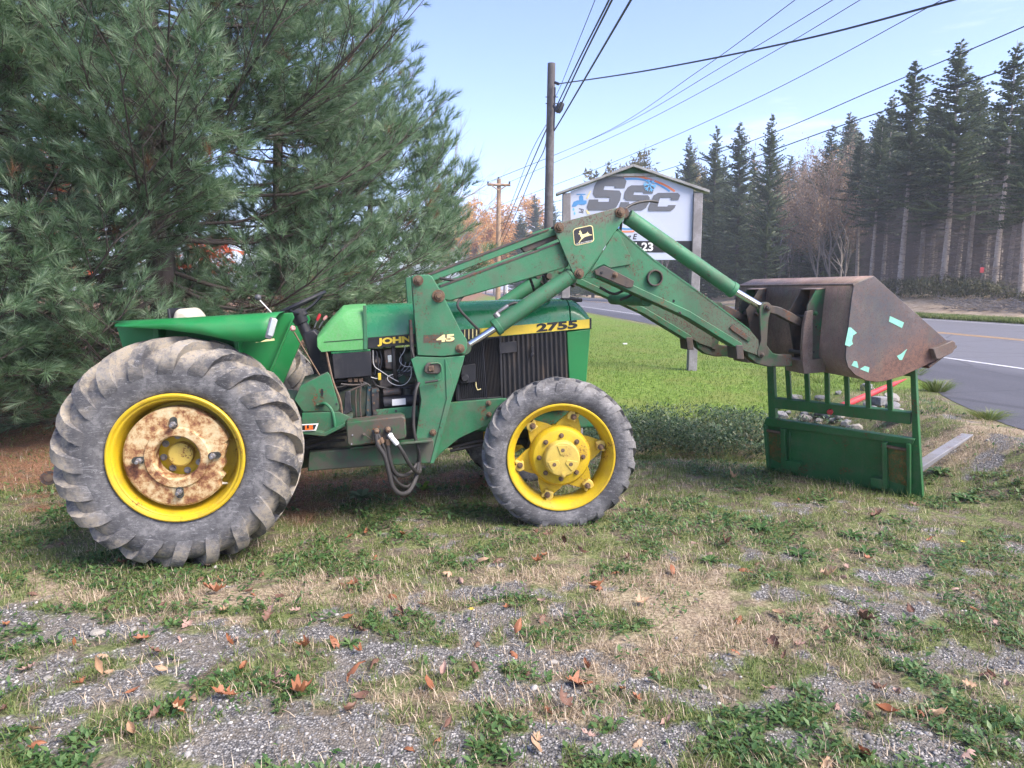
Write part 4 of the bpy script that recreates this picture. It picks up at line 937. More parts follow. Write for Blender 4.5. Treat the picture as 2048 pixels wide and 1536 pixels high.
# loader hoses along the arms
for p in ([(958, 660, -.44), (938, 640, -.48), (915, 610, -.50), (935, 585, -.42), (960, 575, -.40), (1010, 560, -.39), (1060, 556, -.38)],
          [(1250, 418, -.46), (1262, 410, -.44), (1280, 404, -.42), (1300, 402, -.40), (1316, 404, -.38)], [(1243, 440, -.42), (1240, 470, -.44), (1238, 500, -.44)],
          [(1086, 552, -.36), (1092, 575, -.30), (1098, 600, -.2)], [(1060, 556, -.36), (1068, 580, -.34), (1072, 600, -.2)], [(1200, 575, -.38), (1230, 588, -.36), (1262, 572, -.37), (1264, 588, -.36), (1240, 600, -.36)]):
    mb = MB(); mb.tube(crom([T3(*q) for q in p], 6), .0105, 8); part('hydraulic_hose', mb, 'rubber_hose')
# a for-sale placard lying on the step
sg = empty('sale_placard', ORG, PHI); tag(sg, 'small placard with orange letters LE propped on the tractor step', 'placard')
mb = MB(); mb.plate([(560, 851), (637, 847), (632, 861), (560, 865)], -.6085, -.605); part('board', mb, 'white_print', sg)
mb = MB(); mb.plate([(560, 853), (633, 849.2), (629, 859.2), (560, 863)], -.610, -.6083); part('board_field', mb, 'decal_black', sg)
lettering('LE', 610, 860.2, 626, 859.2, 9.0, -.6115, 'sale_orange', sg, bold=.06)
# ================================================================== terrain
ROAD_Z = .35
def edge_t(y): return 7.4 - 2.1 * (1 - smooth01(6.0, 13.0, y))
def ditch(x, y): return np.exp(-((y - 8.3 + .12 * (x - 2)) / .85) ** 2) * smooth01(-1.5, .6, x) * (1 - smooth01(3.2, 4.4, x))
def terrain(x, y, fine=True):
    x = np.asarray(x, float); y = np.asarray(y, float); t = x + .066 * y
    a = smooth01(3.9, 5.2, t); b = smooth01(8.7, 12.5, y)
    z = ROAD_Z * np.maximum(a, b) - .30 * ditch(x, y)
    under = smooth01(.02, .40, t - edge_t(y)) * (1 - smooth01(22.0, 22.6, t))
    near = smooth01(-.7, -.1, t - edge_t(y)) * (1 - smooth01(21.5, 21.9, t)); z = z * (1 - near) + (ROAD_Z + .011) * near
    z = z * (1 - under) + (ROAD_Z - .05) * under
    z = z + 1.0 * smooth01(24, 33, t) + 1.2 * smooth01(33, 80, t) + 1.0 * smooth01(40, 150, y) * (1 - smooth01(2, 6, t))
    if fine:
        nf = (1 - near) * smooth01(60, 8, y)
        z = z + nf * (.035 * (fbm(x * .9, y * .9, 3, 1) - .5) + .022 * (fbm(x * 6, y * 6, 3, 2) - .5))
    return z
def blob(x, y, pts):
    v = np.zeros_like(x)
    for px, py, rx, ry in pts:
        c = ground_at(px, py); v = np.maximum(v, np.exp(-((x - c.x) / rx) ** 2 - ((y - c.y) / ry) ** 2))
    return v
GRAV = [(150, 1330, 1.0, .36), (60, 1270, .6, .25), (430, 1300, .8, .22), (690, 1290, .6, .16), (930, 1250, .5, .30), (1050, 1310, .5, .25), (990, 1180, .3, .12), (330, 1420, .8, .2), (20, 1440, .6, .3), (1640, 1190, .5, .16), (1600, 1110, .4, .10), (1850, 1150, .5, .14), (1800, 1220, .4, .12),
        (1960, 1330, .7, .22), (1760, 1380, .7, .2), (1600, 1400, .5, .15), (1530, 1015, .42, .22), (2020, 1100, .4, .16), (1420, 1400, .4, .14), (1080, 1390, .5, .12), (1250, 1480, 1.2, .14), (600, 1500, 1.5, .12), (1850, 1500, 1.0, .15), (2030, 960, .5, .4), (820, 1340, .5, .1)]
DRY = [(1350, 1200, .55, .40), (1260, 1300, .5, .25), (1080, 1160, .5, .25), (480, 1190, .9, .2), (1420, 1280, .5, .25), (760, 1200, .5, .2), (1120, 1420, .5, .15), (1330, 1120, .4, .3), (620, 1160, .6, .15), (1900, 940, .7, .6), (900, 1400, .5, .1), (400, 1240, .5, .12)]
NEED = [(30, 950, 1.4, 1.0), (220, 960, .8, 1.3), (760, 965, 1.3, .55), (930, 960, .7, .5), (500, 980, 1.0, 1.2)]
def masks(x, y):
    t = x + .066 * y
    n1 = fbm(x * 1.6, y * 1.9, 4, 5); n2 = fbm(x * 3.1, y * 3.4, 4, 9); n3 = fbm(x * 9, y * 9, 3, 4)
    grav = smooth01(.36, .70, blob(x, y, GRAV) * .74 + (n2 - .5) * 1.4 + (n3 - .5) * 1.5)
    need = smooth01(.32, .75, blob(x, y, NEED) + (n1 - .5) * 1.0 + (n3 - .5) * .6) * smooth01(4.5, 5.4, y)
    need = np.maximum(need, smooth01(-1.0, -2.5, x) * smooth01(5.6, 6.6, y))
    dry = smooth01(.27, .64, blob(x, y, DRY) * .72 + (n1 - .44 - .10 * smooth01(3.7, 4.5, y) * (1 - smooth01(5.2, 7, y))) * 1.6 + (n3 - .5) * .9)
    lawn = smooth01(8.7, 9.6, y + .25 * (n2 - .5) - .05 * x) * (1 - smooth01(-2, -5, x)) * smooth01(7.5, 6.6, t - 0 * y)
    need = need * (1 - lawn)
    bank = smooth01(23.6, 24.6, t + 1.2 * (n1 - .5)) * (1 - smooth01(33, 36, t))
    return grav * (1 - lawn), dry * (1 - lawn), need, lawn, bank
def axis(a, b, step, lo, hi, g=1.16):
    mid = list(np.arange(a, b, step)); l = []; s = step; p = a
    while p > lo: s *= g; p -= s; l.append(p)
    r = []; s = step; p = mid[-1]
    while p < hi: s *= g; p += s; r.append(p)
    return np.array(l[::-1] + mid + r)
gx = axis(-4.2, 5.2, .03, -700, 900); gy = axis(1.6, 7.2, .026, -40, 1500, 1.10)
X, Y = np.meshgrid(gx, gy, indexing='ij'); Z = terrain(X, Y)
mg, mdry, mneed, mlawn, mbank = masks(X, Y)
Z = Z + (mg > .4) * .006 * (np.random.default_rng(1).random(Z.shape) - .5) * (Y < 8)
nx, ny = X.shape; idx = np.arange(nx * ny).reshape(nx, ny)
FQ = np.stack([idx[:-1, :-1], idx[1:, :-1], idx[1:, 1:], idx[:-1, 1:]], -1).reshape(-1, 4)

m, nt, b = nodes_of('ground_cover'); g = G(nt); v = g.coord('Object')
A = {k: g.attr(k)['Fac'] for k in ('gravel', 'dry', 'needle', 'lawn', 'bank')}
f1 = g.noise(v, 55, 6, .7); f2 = g.noise(v, 7, 5, .6); f3 = g.noise(v, 220, 3, .7)
soil = g.ramp(f1, [(.36, (.05, .042, .030)), (.5, (.12, .10, .07)), (.64, (.22, .185, .135))])
green = g.ramp(f1, [(.36, (.055, .072, .026)), (.5, (.125, .15, .056)), (.64, (.22, .225, .11))])
c = g.mix(g.step(f2, .42, .56), soil, green)
straw = g.ramp(f1, [(.36, (.13, .10, .07)), (.5, (.29, .225, .155)), (.64, (.46, .38, .28))]); c = g.mix(g.math('MULTIPLY', A['dry'], .8), c, straw)
vor = g.n('TexVoronoi'); g.put(vor.inputs['Vector'], v); vor.inputs['Scale'].default_value = 100
sepc = g.n('SeparateColor'); g.put(sepc.inputs[0], vor.outputs['Color'])
grav = g.ramp(sepc.outputs[0], [(.0, (.075, .074, .074)), (.4, (.165, .162, .162)), (.75, (.28, .272, .268)), (.93, (.44, .43, .41)), (1, (.60, .58, .55))])
grav = g.mix(g.step(vor.outputs['Distance'], .3, .65, 0, .65), grav, (.05, .048, .046))
grav = g.mix(g.step(g.noise(v, 4.5, 6, .7), .46, .58, 0, .75), grav, g.ramp(f1, [(.36, (.09, .08, .065)), (.5, (.17, .15, .125)), (.64, (.27, .24, .20))]))
c = g.mix(A['gravel'], c, grav)
need = g.ramp(f1, [(.36, (.09, .045, .028)), (.5, (.22, .11, .065)), (.64, (.38, .22, .14))]); c = g.mix(g.math('MULTIPLY', A['needle'], g.step(f2, .3, .55)), c, need)
lw = g.ramp(g.noise(v, 18, 6, .75), [(.35, (.055, .105, .014)), (.5, (.115, .19, .032)), (.65, (.20, .27, .065))]); lw = g.mix(g.step(g.noise(v, .9, 6, .7), .45, .60, 0, .55), lw, (.17, .18, .055)); c = g.mix(A['lawn'], c, lw)
bk_ = g.ramp(g.noise(v, 2.5, 7, .75), [(.36, (.26, .19, .125)), (.5, (.44, .34, .235)), (.64, (.56, .46, .34))]); c = g.mix(A['bank'], c, bk_)
g.put(b.inputs['Base Color'], c); b.inputs['Roughness'].default_value = .95; b.inputs['Specular IOR Level'].default_value = .2
g.put(b.inputs['Normal'], g.bump(g.math('ADD', f1, g.math('MULTIPLY', g.math('MULTIPLY', vor.outputs['Distance'], -1.0), A['gravel'])), .8, .012))
M['ground_cover'] = m
me = np_mesh('ground', np.stack([X, Y, Z], -1).reshape(-1, 3), FQ, m, smooth=True)
for k, q in (('gravel', mg), ('dry', mdry), ('needle', mneed), ('lawn', mlawn), ('bank', mbank)):
    a = me.attributes.new(k, 'FLOAT', 'POINT'); a.data.foreach_set('value', q.astype(np.float32).ravel())
tag(link_mesh('ground', me), 'weedy gravel ground and mown lawn', kind='structure')

# ------------------------------------------------------------------ road
m, nt, b = nodes_of('asphalt'); g = G(nt); v = g.coord()
n1 = g.noise(v, 160, 4, .75); n2 = g.noise(g.scalev(v, (.8, .06, 1)), 1, 4); n3 = g.noise(v, 1.3, 5)
sp = g.n('SeparateXYZ'); g.put(sp.inputs[0], v); tt_ = g.math('ADD', sp.outputs[0], g.math('MULTIPLY', sp.outputs[1], .066))
c = g.mix(g.step(tt_, 8.6, 9.9), g.ramp(n1, [(.35, (.035, .035, .042)), (.5, (.060, .060, .070)), (.65, (.11, .11, .125))]), g.ramp(n1, [(.35, (.075, .075, .085)), (.5, (.115, .115, .13)), (.65, (.19, .19, .205))]))
ck = g.n('TexVoronoi', feature='DISTANCE_TO_EDGE'); g.put(ck.inputs['Vector'], g.mix(.06, v, g.n('TexNoise').outputs['Color'])); ck.inputs['Scale'].default_value = .45
c = g.mix(g.step(n2, .4, .65, 0, .4), c, (.13, .13, .15)); c = g.mix(g.step(ck.outputs['Distance'], .004, .012, .55, 0), c, (.03, .03, .033)); c = g.mix(g.step(n3, .55, .75, 0, .3), c, (.055, .055, .065))
g.put(b.inputs['Base Color'], c); b.inputs['Roughness'].default_value = .7; g.put(b.inputs['Normal'], g.bump(n1, .4, .004)); M['asphalt'] = m
paint('line_white', (.62, .63, .66), .6, dirt=(.2, .2, .22), damt=.4, scale=3); paint('line_yellow', (.62, .36, .10), .6, dirt=(.25, .2, .16), damt=.4, scale=3)
ys = np.concatenate([np.arange(-40, 0, 4.), np.arange(0, 30, .5), np.arange(30, 420, 4.)])
def strip(t0f, t1f, z, name, mat):
    V = []
    for y in ys:
        bend = -.00022 * max(0, y - 90) ** 2
        V += [(t0f(y) - .066 * y + bend, y, z), (t1f(y) - .066 * y + bend, y, z)]
    n = len(ys); return np_mesh(name, V, [(2 * i, 2 * i + 1, 2 * i + 3, 2 * i + 2) for i in range(n - 1)], M[mat])
wob = lambda y: .10 * (float(fbm(np.array([y * .9]), np.array([3.3]), 3)[0]) - .5)
road = link_mesh('road', strip(lambda y: float(edge_t(y)) + wob(y), lambda y: 21.9, ROAD_Z + .016, 'road', 'asphalt')); tag(road, 'two-lane asphalt road', kind='structure')
for t0, w_, mt, nm in ((9.45, .13, 'line_white', 'edge_line'), (14.75, .11, 'line_yellow', 'centre_line'), (15.02, .11, 'line_yellow', 'centre_line'), (20.9, .13, 'line_white', 'edge_line')):
    link_mesh(nm, strip(lambda y: t0, lambda y: t0 + w_, ROAD_Z + .021, nm, mt), road)

# ================================================================== ground scatter
def sample(n, y0, y1, p=1.6, wide=.76):
    """points on the ground in the view, denser near the viewer"""
    u = RNG.random(n); a = 1 - p + 1
    y = (y0 ** (2 - p) + u * (y1 ** (2 - p) - y0 ** (2 - p))) ** (1 / (2 - p))
    x = (RNG.random(n) * 2 - 1) * (wide * y + .4); return x, y
BL_V = np.array([(-.5, 0, 0), (.5, 0, 0), (-.38, .10, .5), (.38, .10, .5), (0, .42, 1.0)]); BL_F = np.array([(0, 1, 3), (0, 3, 2), (2, 3, 4)])
def blades(x, y, h, w, name, mat, lean=.5, rnd=None, one=False):
    n = len(x); bv, bf = (BL_V[[0, 1, 4]], np.array([(0, 1, 2)])) if one else (BL_V, BL_F); P = np.stack([x, y, terrain(x, y) - .004], -1)
    R = rotz(RNG.random(n) * 6.283) @ rotx(-RNG.random(n) ** 1.5 * lean)
    V, Fa = scatter(bv, bf, P, R, np.stack([w, h, h], -1))
    r = RNG.random(n) if rnd is None else rnd
    return np_mesh(name, V, Fa, mat, np.repeat(r, len(bv)))
leafmat('grass_green', [(0, (.060, .100, .020)), (.5, (.125, .185, .042)), (.85, (.21, .26, .075)), (1, (.40, .37, .18))])
leafmat('grass_dry', [(0, (.20, .15, .10)), (.5, (.40, .31, .21)), (1, (.62, .52, .39))], trans=.25)
leafmat('weed_leaf', [(0, (.030, .080, .020)), (.5, (.065, .145, .040)), (1, (.15, .24, .08))], rough=.5)
leafmat('lawn_blade', [(0, (.07, .125, .016)), (.5, (.13, .21, .035)), (1, (.24, .30, .08))])
leafmat('pine_litter', [(0, (.12, .055, .03)), (.5, (.26, .13, .07)), (1, (.42, .26, .15))], trans=.1)
def keep(x, y, prob): k = RNG.random(len(x)) < prob; return x[k], y[k]
def not_under_wheel(x, y): return np.ones(len(x))
# green grass
x, y = sample(330000, 2.0, 10.0); g_, d_, n_, l_, _ = masks(x, y); tt = x + .066 * y
cl = fbm(x * 5, y * 5, 3, 12)
x, y = keep(x, y, (1 - .94 * g_) * (1 - .75 * d_) * (1 - .70 * n_) * (1 - l_) * smooth01(.36, .58, cl) * (tt < edge_t(y) - .15) * .75)
o = link_mesh('grass', blades(x, y, (.018 + .050 * RNG.random(len(x)) ** 2) * (1 + .5 * (y > 5.5)), .0028 + .0025 * RNG.random(len(x)), 'grass', M['grass_green'], .9)); tag(o, 'short green grass over the weedy gravel', 'grass', kind='stuff')
x, y = sample(430000, 2.0, 9.6); g_, d_, n_, l_, _ = masks(x, y); tt = x + .066 * y
cl = fbm(x * 4, y * 4, 3, 21)
x, y = keep(x, y, (1 - .82 * g_) * (.30 + .70 * d_) * (1 - .7 * n_) * (1 - l_) * smooth01(.33, .55, cl) * (tt < edge_t(y) - .1) * .72)
o = link_mesh('dry_grass', blades(x, y, .02 + .055 * RNG.random(len(x)) ** 1.6, .0028 + .0022 * RNG.random(len(x)), 'dry_grass', M['grass_dry'], 1.3)); tag(o, 'straw-coloured dry grass over the gravel', 'dry grass', kind='stuff')
# broad weed leaves
WL_V = np.array([(0, 0, 0), (-.42, .45, .20), (0, .5, .10), (.42, .45, .20), (0, 1.0, .12)]); WL_F = np.array([(0, 2, 1), (0, 3, 2), (1, 2, 4), (2, 3, 4)])
x, y = sample(150000, 2.0, 8.6); g_, d_, n_, l_, _ = masks(x, y); tt = x + .066 * y
cl = fbm(x * 3.2, y * 3.2, 3, 33)
x, y = keep(x, y, (1 - .96 * g_) * (1 - .85 * d_) * (1 - .8 * n_) * (1 - l_) * smooth01(.47, .60, cl) * (tt < edge_t(y) - .2) * .8)
n = len(x); s = (.010 + .020 * RNG.random(n) ** 1.5) * (1 + .25 * (y > 5))
P = np.stack([x, y, terrain(x, y) + .004 + .02 * RNG.random(n)], -1)
V, Fa = scatter(WL_V, WL_F, P, rotz(RNG.random(n) * 6.283) @ rotx(RNG.random(n) * .9 - .25), np.stack([s * .9, s * 1.6, s], -1))
o = link_mesh('weed_cover', np_mesh('weed_cover', V, Fa, M['weed_leaf'], np.repeat(RNG.random(n), 5))); tag(o, 'low clover and plantain leaves between the grass', 'weeds', kind='stuff')
# pine needles on the ground
x, y = sample(150000, 4.0, 10.5); g_, d_, n_, l_, _ = masks(x, y)
x, y = keep(x, y, n_ * .9); n = len(x)
ND_V = np.array([(-.012, 0, 0), (.012, 0, 0), (0, 1, .08)]); ND_F = np.array([(0, 1, 2)])
P = np.stack([x, y, terrain(x, y) + .004 + .012 * RNG.random(n)], -1)
V, Fa = scatter(ND_V, ND_F, P, rotz(RNG.random(n) * 6.283) @ rotx(RNG.random(n) * .3), (.07 + .06 * RNG.random(n)))
o = link_mesh('pine_litter', np_mesh('pine_litter', V, Fa, M['pine_litter'], np.repeat(RNG.random(n), 3))); tag(o, 'rust-coloured fallen pine needles under the tractor', 'pine needles', kind='stuff')
# lawn blades
x, y = sample(190000, 9.0, 44, 1.9, .5); g_, d_, n_, l_, _ = masks(x, y); x, y = keep(x, y, l_ * (x > -3) * smooth01(44, 18, y)); n = len(x)
o = link_mesh('lawn_grass', blades(x, y, .030 + .03 * RNG.random(n), .006 + .006 * RNG.random(n), 'lawn_grass', M['lawn_blade'], .7, None, True)); tag(o, 'mown bright green lawn grass before the road', 'lawn', kind='stuff')
# gravel
IC = bmesh.new(); bmesh.ops.create_icosphere(IC, subdivisions=1, radius=1.0); IC.verts.ensure_lookup_table()
ic_v = np.array([v_.co[:] for v_ in IC.verts]); ic_f = np.array([[q.index for q in f.verts] for f in IC.faces]); IC.free()
m, nt, b = nodes_of('gravel_stone'); g = G(nt)
c = g.ramp(g.attr('rnd')['Fac'], [(0, (.10, .098, .098)), (.35, (.19, .186, .185)), (.65, (.29, .283, .275)), (.88, (.38, .365, .345)), (.97, (.48, .46, .43)), (1, (.60, .57, .53))])
c = g.mix(g.step(g.noise(g.coord(), 90, 4, .7), .4, .7, 0, .4), c, (.12, .11, .10)); g.put(b.inputs['Base Color'], c); b.inputs['Roughness'].default_value = .85; M['gravel_stone'] = m
x, y = sample(80000, 2.0, 7.5, 1.75); g_, d_, n_, l_, _ = masks(x, y); tt = x + .066 * y
x, y = keep(x, y, (.015 + .55 * g_) * (tt < edge_t(y))); n = len(x)
P = np.stack([x, y, terrain(x, y)], -1); s = .0032 + .0065 * RNG.random(n) ** 2.6 + .007 * (RNG.random(n) > .985) + .010 * (RNG.random(n) > .996)
jit = np.stack([s * (.7 + .6 * RNG.random(n)), s * (.7 + .6 * RNG.random(n)), s * (.45 + .4 * RNG.random(n))], -1)
lump = ic_v * (1 + .22 * (np.random.default_rng(5).random((12, 1)) - .5))
V, Fa = scatter(lump, ic_f, P, rotz(RNG.random(n) * 6.283) @ rotx((RNG.random(n) - .5) * .8), jit)
o = link_mesh('gravel', np_mesh('gravel', V, Fa, M['gravel_stone'], np.repeat(RNG.random(n), 12))); tag(o, 'loose grey gravel in the foreground', 'gravel', kind='stuff')
# larger stones one by one
paint('stone_pale', (.36, .34, .31), .85, dirt=(.2, .18, .15), damt=.5, vary=.3, scale=8); paint('stone_grey', (.24, .245, .26), .85, dirt=(.13, .12, .11), damt=.5, vary=.3, scale=6)
def stone_mesh(seed, k=.5):
    r = np.random.default_rng(seed); bm = bmesh.new(); bmesh.ops.create_icosphere(bm, subdivisions=2, radius=1.0)
    pl = [(Vector(r.normal(size=3)).normalized(), .55 + .35 * r.random()) for _ in range(9)]
    for v_ in bm.verts:
        for nn, dd in pl:
            e = v_.co.dot(nn) - dd
            if e > 0: v_.co -= nn * e
        v_.co *= 1 + .04 * (r.random() - .5)
    me_ = bpy.data.meshes.new('stone'); bm.to_mesh(me_); bm.free(); return me_
SM = [stone_mesh(i) for i in range(5)]
SM2 = []
for q in SM:
    q2 = q.copy(); q2.materials.append(M['stone_grey']); SM2.append(q2); q.materials.append(M['stone_pale'])
def put_stone(p, s, label, group=None, k=0, mset=SM, cat='stone', sq=(1, .8, .5), sink=.35):
    o = link_mesh('stone' if cat == 'stone' else cat.replace(' ', '_'), mset[k % 5]); z = float(terrain(p.x, p.y))
    o.location = (p.x, p.y, z + s * sq[2] * sink); o.scale = (s * sq[0], s * sq[1], s * sq[2]); o.rotation_euler = (random.uniform(-.2, .2), random.uniform(-.2, .2), random.uniform(0, 6))
    tag(o, label, cat, group); return o
for k, (px, py, s, lb) in enumerate([(196, 1268, .040, 'flat tan stone in the gravel, left of the fallen leaves'), (265, 1263, .026, 'grey-blue flat stone in the gravel beside the tan one'), (1107, 1325, .030, 'pale angular stone at the edge of the dry grass'), (1248, 1218, .020, 'white pebble in the dry grass patch'),
        (95, 1362, .022, 'pale stone lying low at the left edge of the gravel'), (1405, 1372, .022, 'rounded tan stone in the right-hand gravel'), (1450, 1390, .016, 'small white stone on the gravel near the bottom right'), (262, 1215, .016, 'small white stone where the grass meets the gravel'), (1600, 1028, .022, 'white stone on the dark bare patch before the fork frame'), (55, 1255, .022, 'tan rounded stone at the upper edge of the left gravel')]):
    put_stone(ground_at(px, py), s, lb, k=k)

# fallen leaves
leaf_cols = {'rust': [(.20, .070, .030), (.30, .125, .058)], 'brown': [(.105, .052, .034), (.19, .10, .066)], 'tan': [(.29, .18, .105), (.40, .27, .17)], 'pink': [(.26, .155, .125), (.34, .23, .19)]}
for k, (a, c2) in leaf_cols.items():
    m, nt, b = nodes_of('leaf_' + k); g = G(nt); v = g.coord()
    c = g.mix(g.noise(v, 45, 5, .7), a, c2); c = g.mix(g.step(g.noise(v, 140, 3), .6, .7, 0, .5), c, tuple(q * .45 for q in a))
    g.put(b.inputs['Base Color'], c); b.inputs['Roughness'].default_value = .6; M['leaf_' + k] = m
OAK = [(0, -.10), (.02, .02), (.10, .08), (.20, .10), (.13, .20), (.26, .30), (.38, .36), (.22, .42), (.14, .46), (.27, .60), (.34, .70), (.20, .70), (.12, .72), (.12, .86), (.06, .92), (0, 1.0)]
MAP = [(0, -.18), (.015, .02), (.16, -.02), (.34, .02), (.28, .16), (.48, .30), (.50, .42), (.32, .42), (.22, .44), (.28, .62), (.22, .70), (.14, .66), (.10, .80), (0, 1.0)]
OVA = [(0, -.12), (.02, .02), (.16, .15), (.25, .35), (.25, .55), (.17, .78), (0, 1.0)]
def leaf_mesh(half, curl, roll, seed):
    """lobed outline filled with five rows and crumpled"""
    r = random.Random(seed); n = len(half); vs = []; wav = [r.uniform(0, 6) for _ in range(4)]
    for i, (x, y) in enumerate(half):
        jl, jr = 1 + r.uniform(-.18, .18), 1 + r.uniform(-.18, .18)
        for f in (-1, -.5, 0, .5, 1):
            xx = f * x * (jl if f < 0 else jr); yy = y + r.uniform(-.02, .02)
            z = curl * abs(xx) ** 1.6 * 1.7 + roll * (yy - .4) ** 2 * 1.3 + .035 * math.sin(yy * 11 + wav[0] + f * 2) + .03 * math.sin(xx * 17 + wav[1]) + r.uniform(-.025, .025)
            vs.append((xx * (1 - .25 * abs(curl) * abs(f)), yy, z))
    fs = [(5 * i + j, 5 * i + j + 1, 5 * i + j + 6, 5 * i + j + 5) for i in range(n - 1) for j in range(4)]
    return MB().add(vs, fs).mesh('fallen_leaf', None, 60)
LM = {}
for ci, k in enumerate(leaf_cols):
    for sh, hf in (('oak', OAK), ('maple', MAP), ('oval', OVA)):
        for cu in range(3):
            q = leaf_mesh(hf, (.5, 1.3, -.9)[cu], (.5, 1.0, -.6)[cu], ci * 10 + cu); q.materials.append(M['leaf_' + k]); LM[k, sh, cu] = q
def put_leaf(px, py, size, col, sh, cu, label, tilt=.3, stand=0):
    p = ground_at(px, py); o = link_mesh('fallen_leaf', LM[col, sh, cu]); z = float(terrain(p.x, p.y))
    o.scale = (size,) * 3; o.rotation_euler = (random.uniform(-tilt, tilt) + stand, random.uniform(-tilt, tilt), random.uniform(0, 6.28)); o.location = (p.x, p.y, z + .018 + size * .04 + .25 * size * min(1, stand)); tag(o, label, 'leaf', 'fallen leaves')
NAMED = [(803, 1070, .10, 'rust', 'oak', 0, 'orange-tan lobed leaf in the weeds below the valve box'), (715, 1172, .085, 'rust', 'maple', 0, 'bright rust star-shaped leaf on gravel between the two wheels'), (448, 1188, .12, 'rust', 'oak', 1, 'long curled rust leaf in grass under the big wheel'), (300, 1287, .085, 'rust', 'oak', 0, 'orange lobed leaf flat on the left gravel'),
         (470, 1408, .12, 'rust', 'oak', 0, 'large orange oak leaf at the bottom left of the picture'), (590, 1400, .10, 'rust', 'maple', 1, 'crumpled rust leaf at the bottom beside the green weeds'), (885, 1366, .085, 'pink', 'oval', 1, 'pale pinkish shrivelled leaf near the bottom centre'), (1138, 1372, .11, 'rust', 'maple', 0, 'red-brown pointed leaf on gravel below the front wheel'), (1180, 1347, .08, 'rust', 'oak', 1, 'red-brown curled leaf just above the pointed leaf'),
         (1545, 1230, .10, 'tan', 'oval', 0, 'broad tan leaf on the grass at centre right'), (1640, 1158, .11, 'tan', 'oak', 1, 'long buff leaf beside the pale gravel track'), (1130, 1098, .09, 'brown', 'oval', 2, 'dark brown leaf standing on edge under the front wheel'), (1790, 1392, .085, 'pink', 'oval', 1, 'dusky pink cupped leaf on the lower right gravel'), (1527, 1386, .075, 'pink', 'oval', 0, 'pale mauve oval leaf near the bottom, in a weed tuft'),
         (1275, 1213, .085, 'tan', 'maple', 0, 'tan leaf beside the white pebble'), (1715, 1245, .10, 'brown', 'maple', 1, 'crumpled brown leaf heap by the right-hand weeds'), (205, 1376, .09, 'tan', 'oval', 1, 'upright folded tan leaf on the lower left gravel'), (690, 1372, .11, 'rust', 'oval', 2, 'tall folded orange leaf standing in the bottom weeds'), (560, 1380, .09, 'pink', 'oak', 1, 'pale buff curled leaf beside the standing orange leaf'),
         (1450, 1090, .12, 'brown', 'maple', 1, 'clump of brown leaf right of the front tyre'), (1740, 1040, .12, 'brown', 'oak', 1, 'brown leaf lying below the fork frame'), (1467, 960, .14, 'tan', 'maple', 1, 'pale leaf in the grass left of the fork frame'), (1030, 1285, .09, 'rust', 'oval', 2, 'slim orange leaf standing on the middle gravel'), (620, 1300, .075, 'rust', 'maple', 1, 'small cupped rust leaf on gravel left of centre')]
for q in NAMED: put_leaf(q[0], q[1], q[2] * .92, *q[3:], stand=1.1 if ('standing' in q[-1] or 'upright' in q[-1]) else 0)
MORE = [(672, 1110), (548, 1198), (452, 1220), (320, 1225), (375, 1250), (675, 1300), (700, 1240), (560, 1270), (340, 1350), (320, 1322), (545, 1380), (865, 1395), (1090, 1115), (1170, 1120), (1290, 1110), (1090, 1235), (1075, 1210), (1235, 1150), (1345, 1160), (1380, 1130), (1670, 1105), (1830, 1235), (1880, 1265), (1250, 1390), (1280, 1410), (1985, 1355), (950, 1130), (990, 1130), (920, 1170), (780, 1195), (795, 1240), (740, 1405), (390, 1412), (1520, 1130), (1420, 1110), (1600, 1000), (1860, 1080), (1650, 1265), (440, 1095), (520, 1145), (80, 1335), (150, 1300), (1010, 1220), (960, 1350), (1330, 1340), (1560, 1330), (1900, 1180), (1480, 1240), (1210, 1170), (1950, 1010), (1690, 985), (860, 1215), (600, 1225), (250, 1400), (1745, 1120), (1590, 1075), (1360, 1075), (1820, 1010)]
for k in range(85): MORE.append((random.uniform(0, 2048), random.uniform(1060, 1530)))
for k, (px, py) in enumerate(MORE):
    col = ('rust', 'brown', 'tan', 'brown', 'pink', 'rust')[k % 6]; cu = random.randrange(3)
    put_leaf(px + random.uniform(-6, 6), py + random.uniform(-4, 4), random.uniform(.048, .09), col, ('oak', 'oval', 'oak', 'oval', 'maple')[k % 5], cu, 'small dry %s leaf lying in the weeds and gravel' % {'rust': 'rust-red', 'brown': 'dark brown', 'tan': 'tan', 'pink': 'pinkish-brown'}[col], .6)

# small plants: mullein rosettes, dandelions, tufts
def rosette(name, p, n, ln, wd, up, label, cat, mat='weed_leaf', group=None):
    vs = []; fs = []; rn = []
    for k in range(n):
        a = 2.4 * k + random.uniform(-.3, .3); e = up * (.5 + .8 * k / n) + random.uniform(-.1, .1); l = ln * random.uniform(.7, 1.1) * (1 - .25 * k / n); w_ = wd * random.uniform(.8, 1.1)
        d = Vector((math.cos(a) * math.cos(e), math.sin(a) * math.cos(e), math.sin(e))); sde = Vector((-math.sin(a), math.cos(a), 0)); up_ = sde.cross(d) * -1; bq = len(vs); r_ = random.random()
        for s, wf, sag in ((0, .15, 0), (.25, .7, .0), (.55, 1, -.03), (.8, .75, -.10), (1, .05, -.22)):
            c_ = d * l * s + Vector((0, 0, sag * l))
            vs += [c_ - sde * w_ * wf / 2 + Vector((0, 0, .18 * w_ * wf)), c_, c_ + sde * w_ * wf / 2 + Vector((0, 0, .18 * w_ * wf))]; rn += [r_] * 3
        for i in range(4):
            for j in range(2): fs.append((bq + 3 * i + j, bq + 3 * i + j + 1, bq + 3 * i + j + 4, bq + 3 * i + j + 3))
    me_ = np_mesh(name, vs, fs, M[mat], rn, True); o = link_mesh(name, me_, None, (p.x, p.y, float(terrain(p.x, p.y)) + .005)); tag(o, label, cat, group); return o
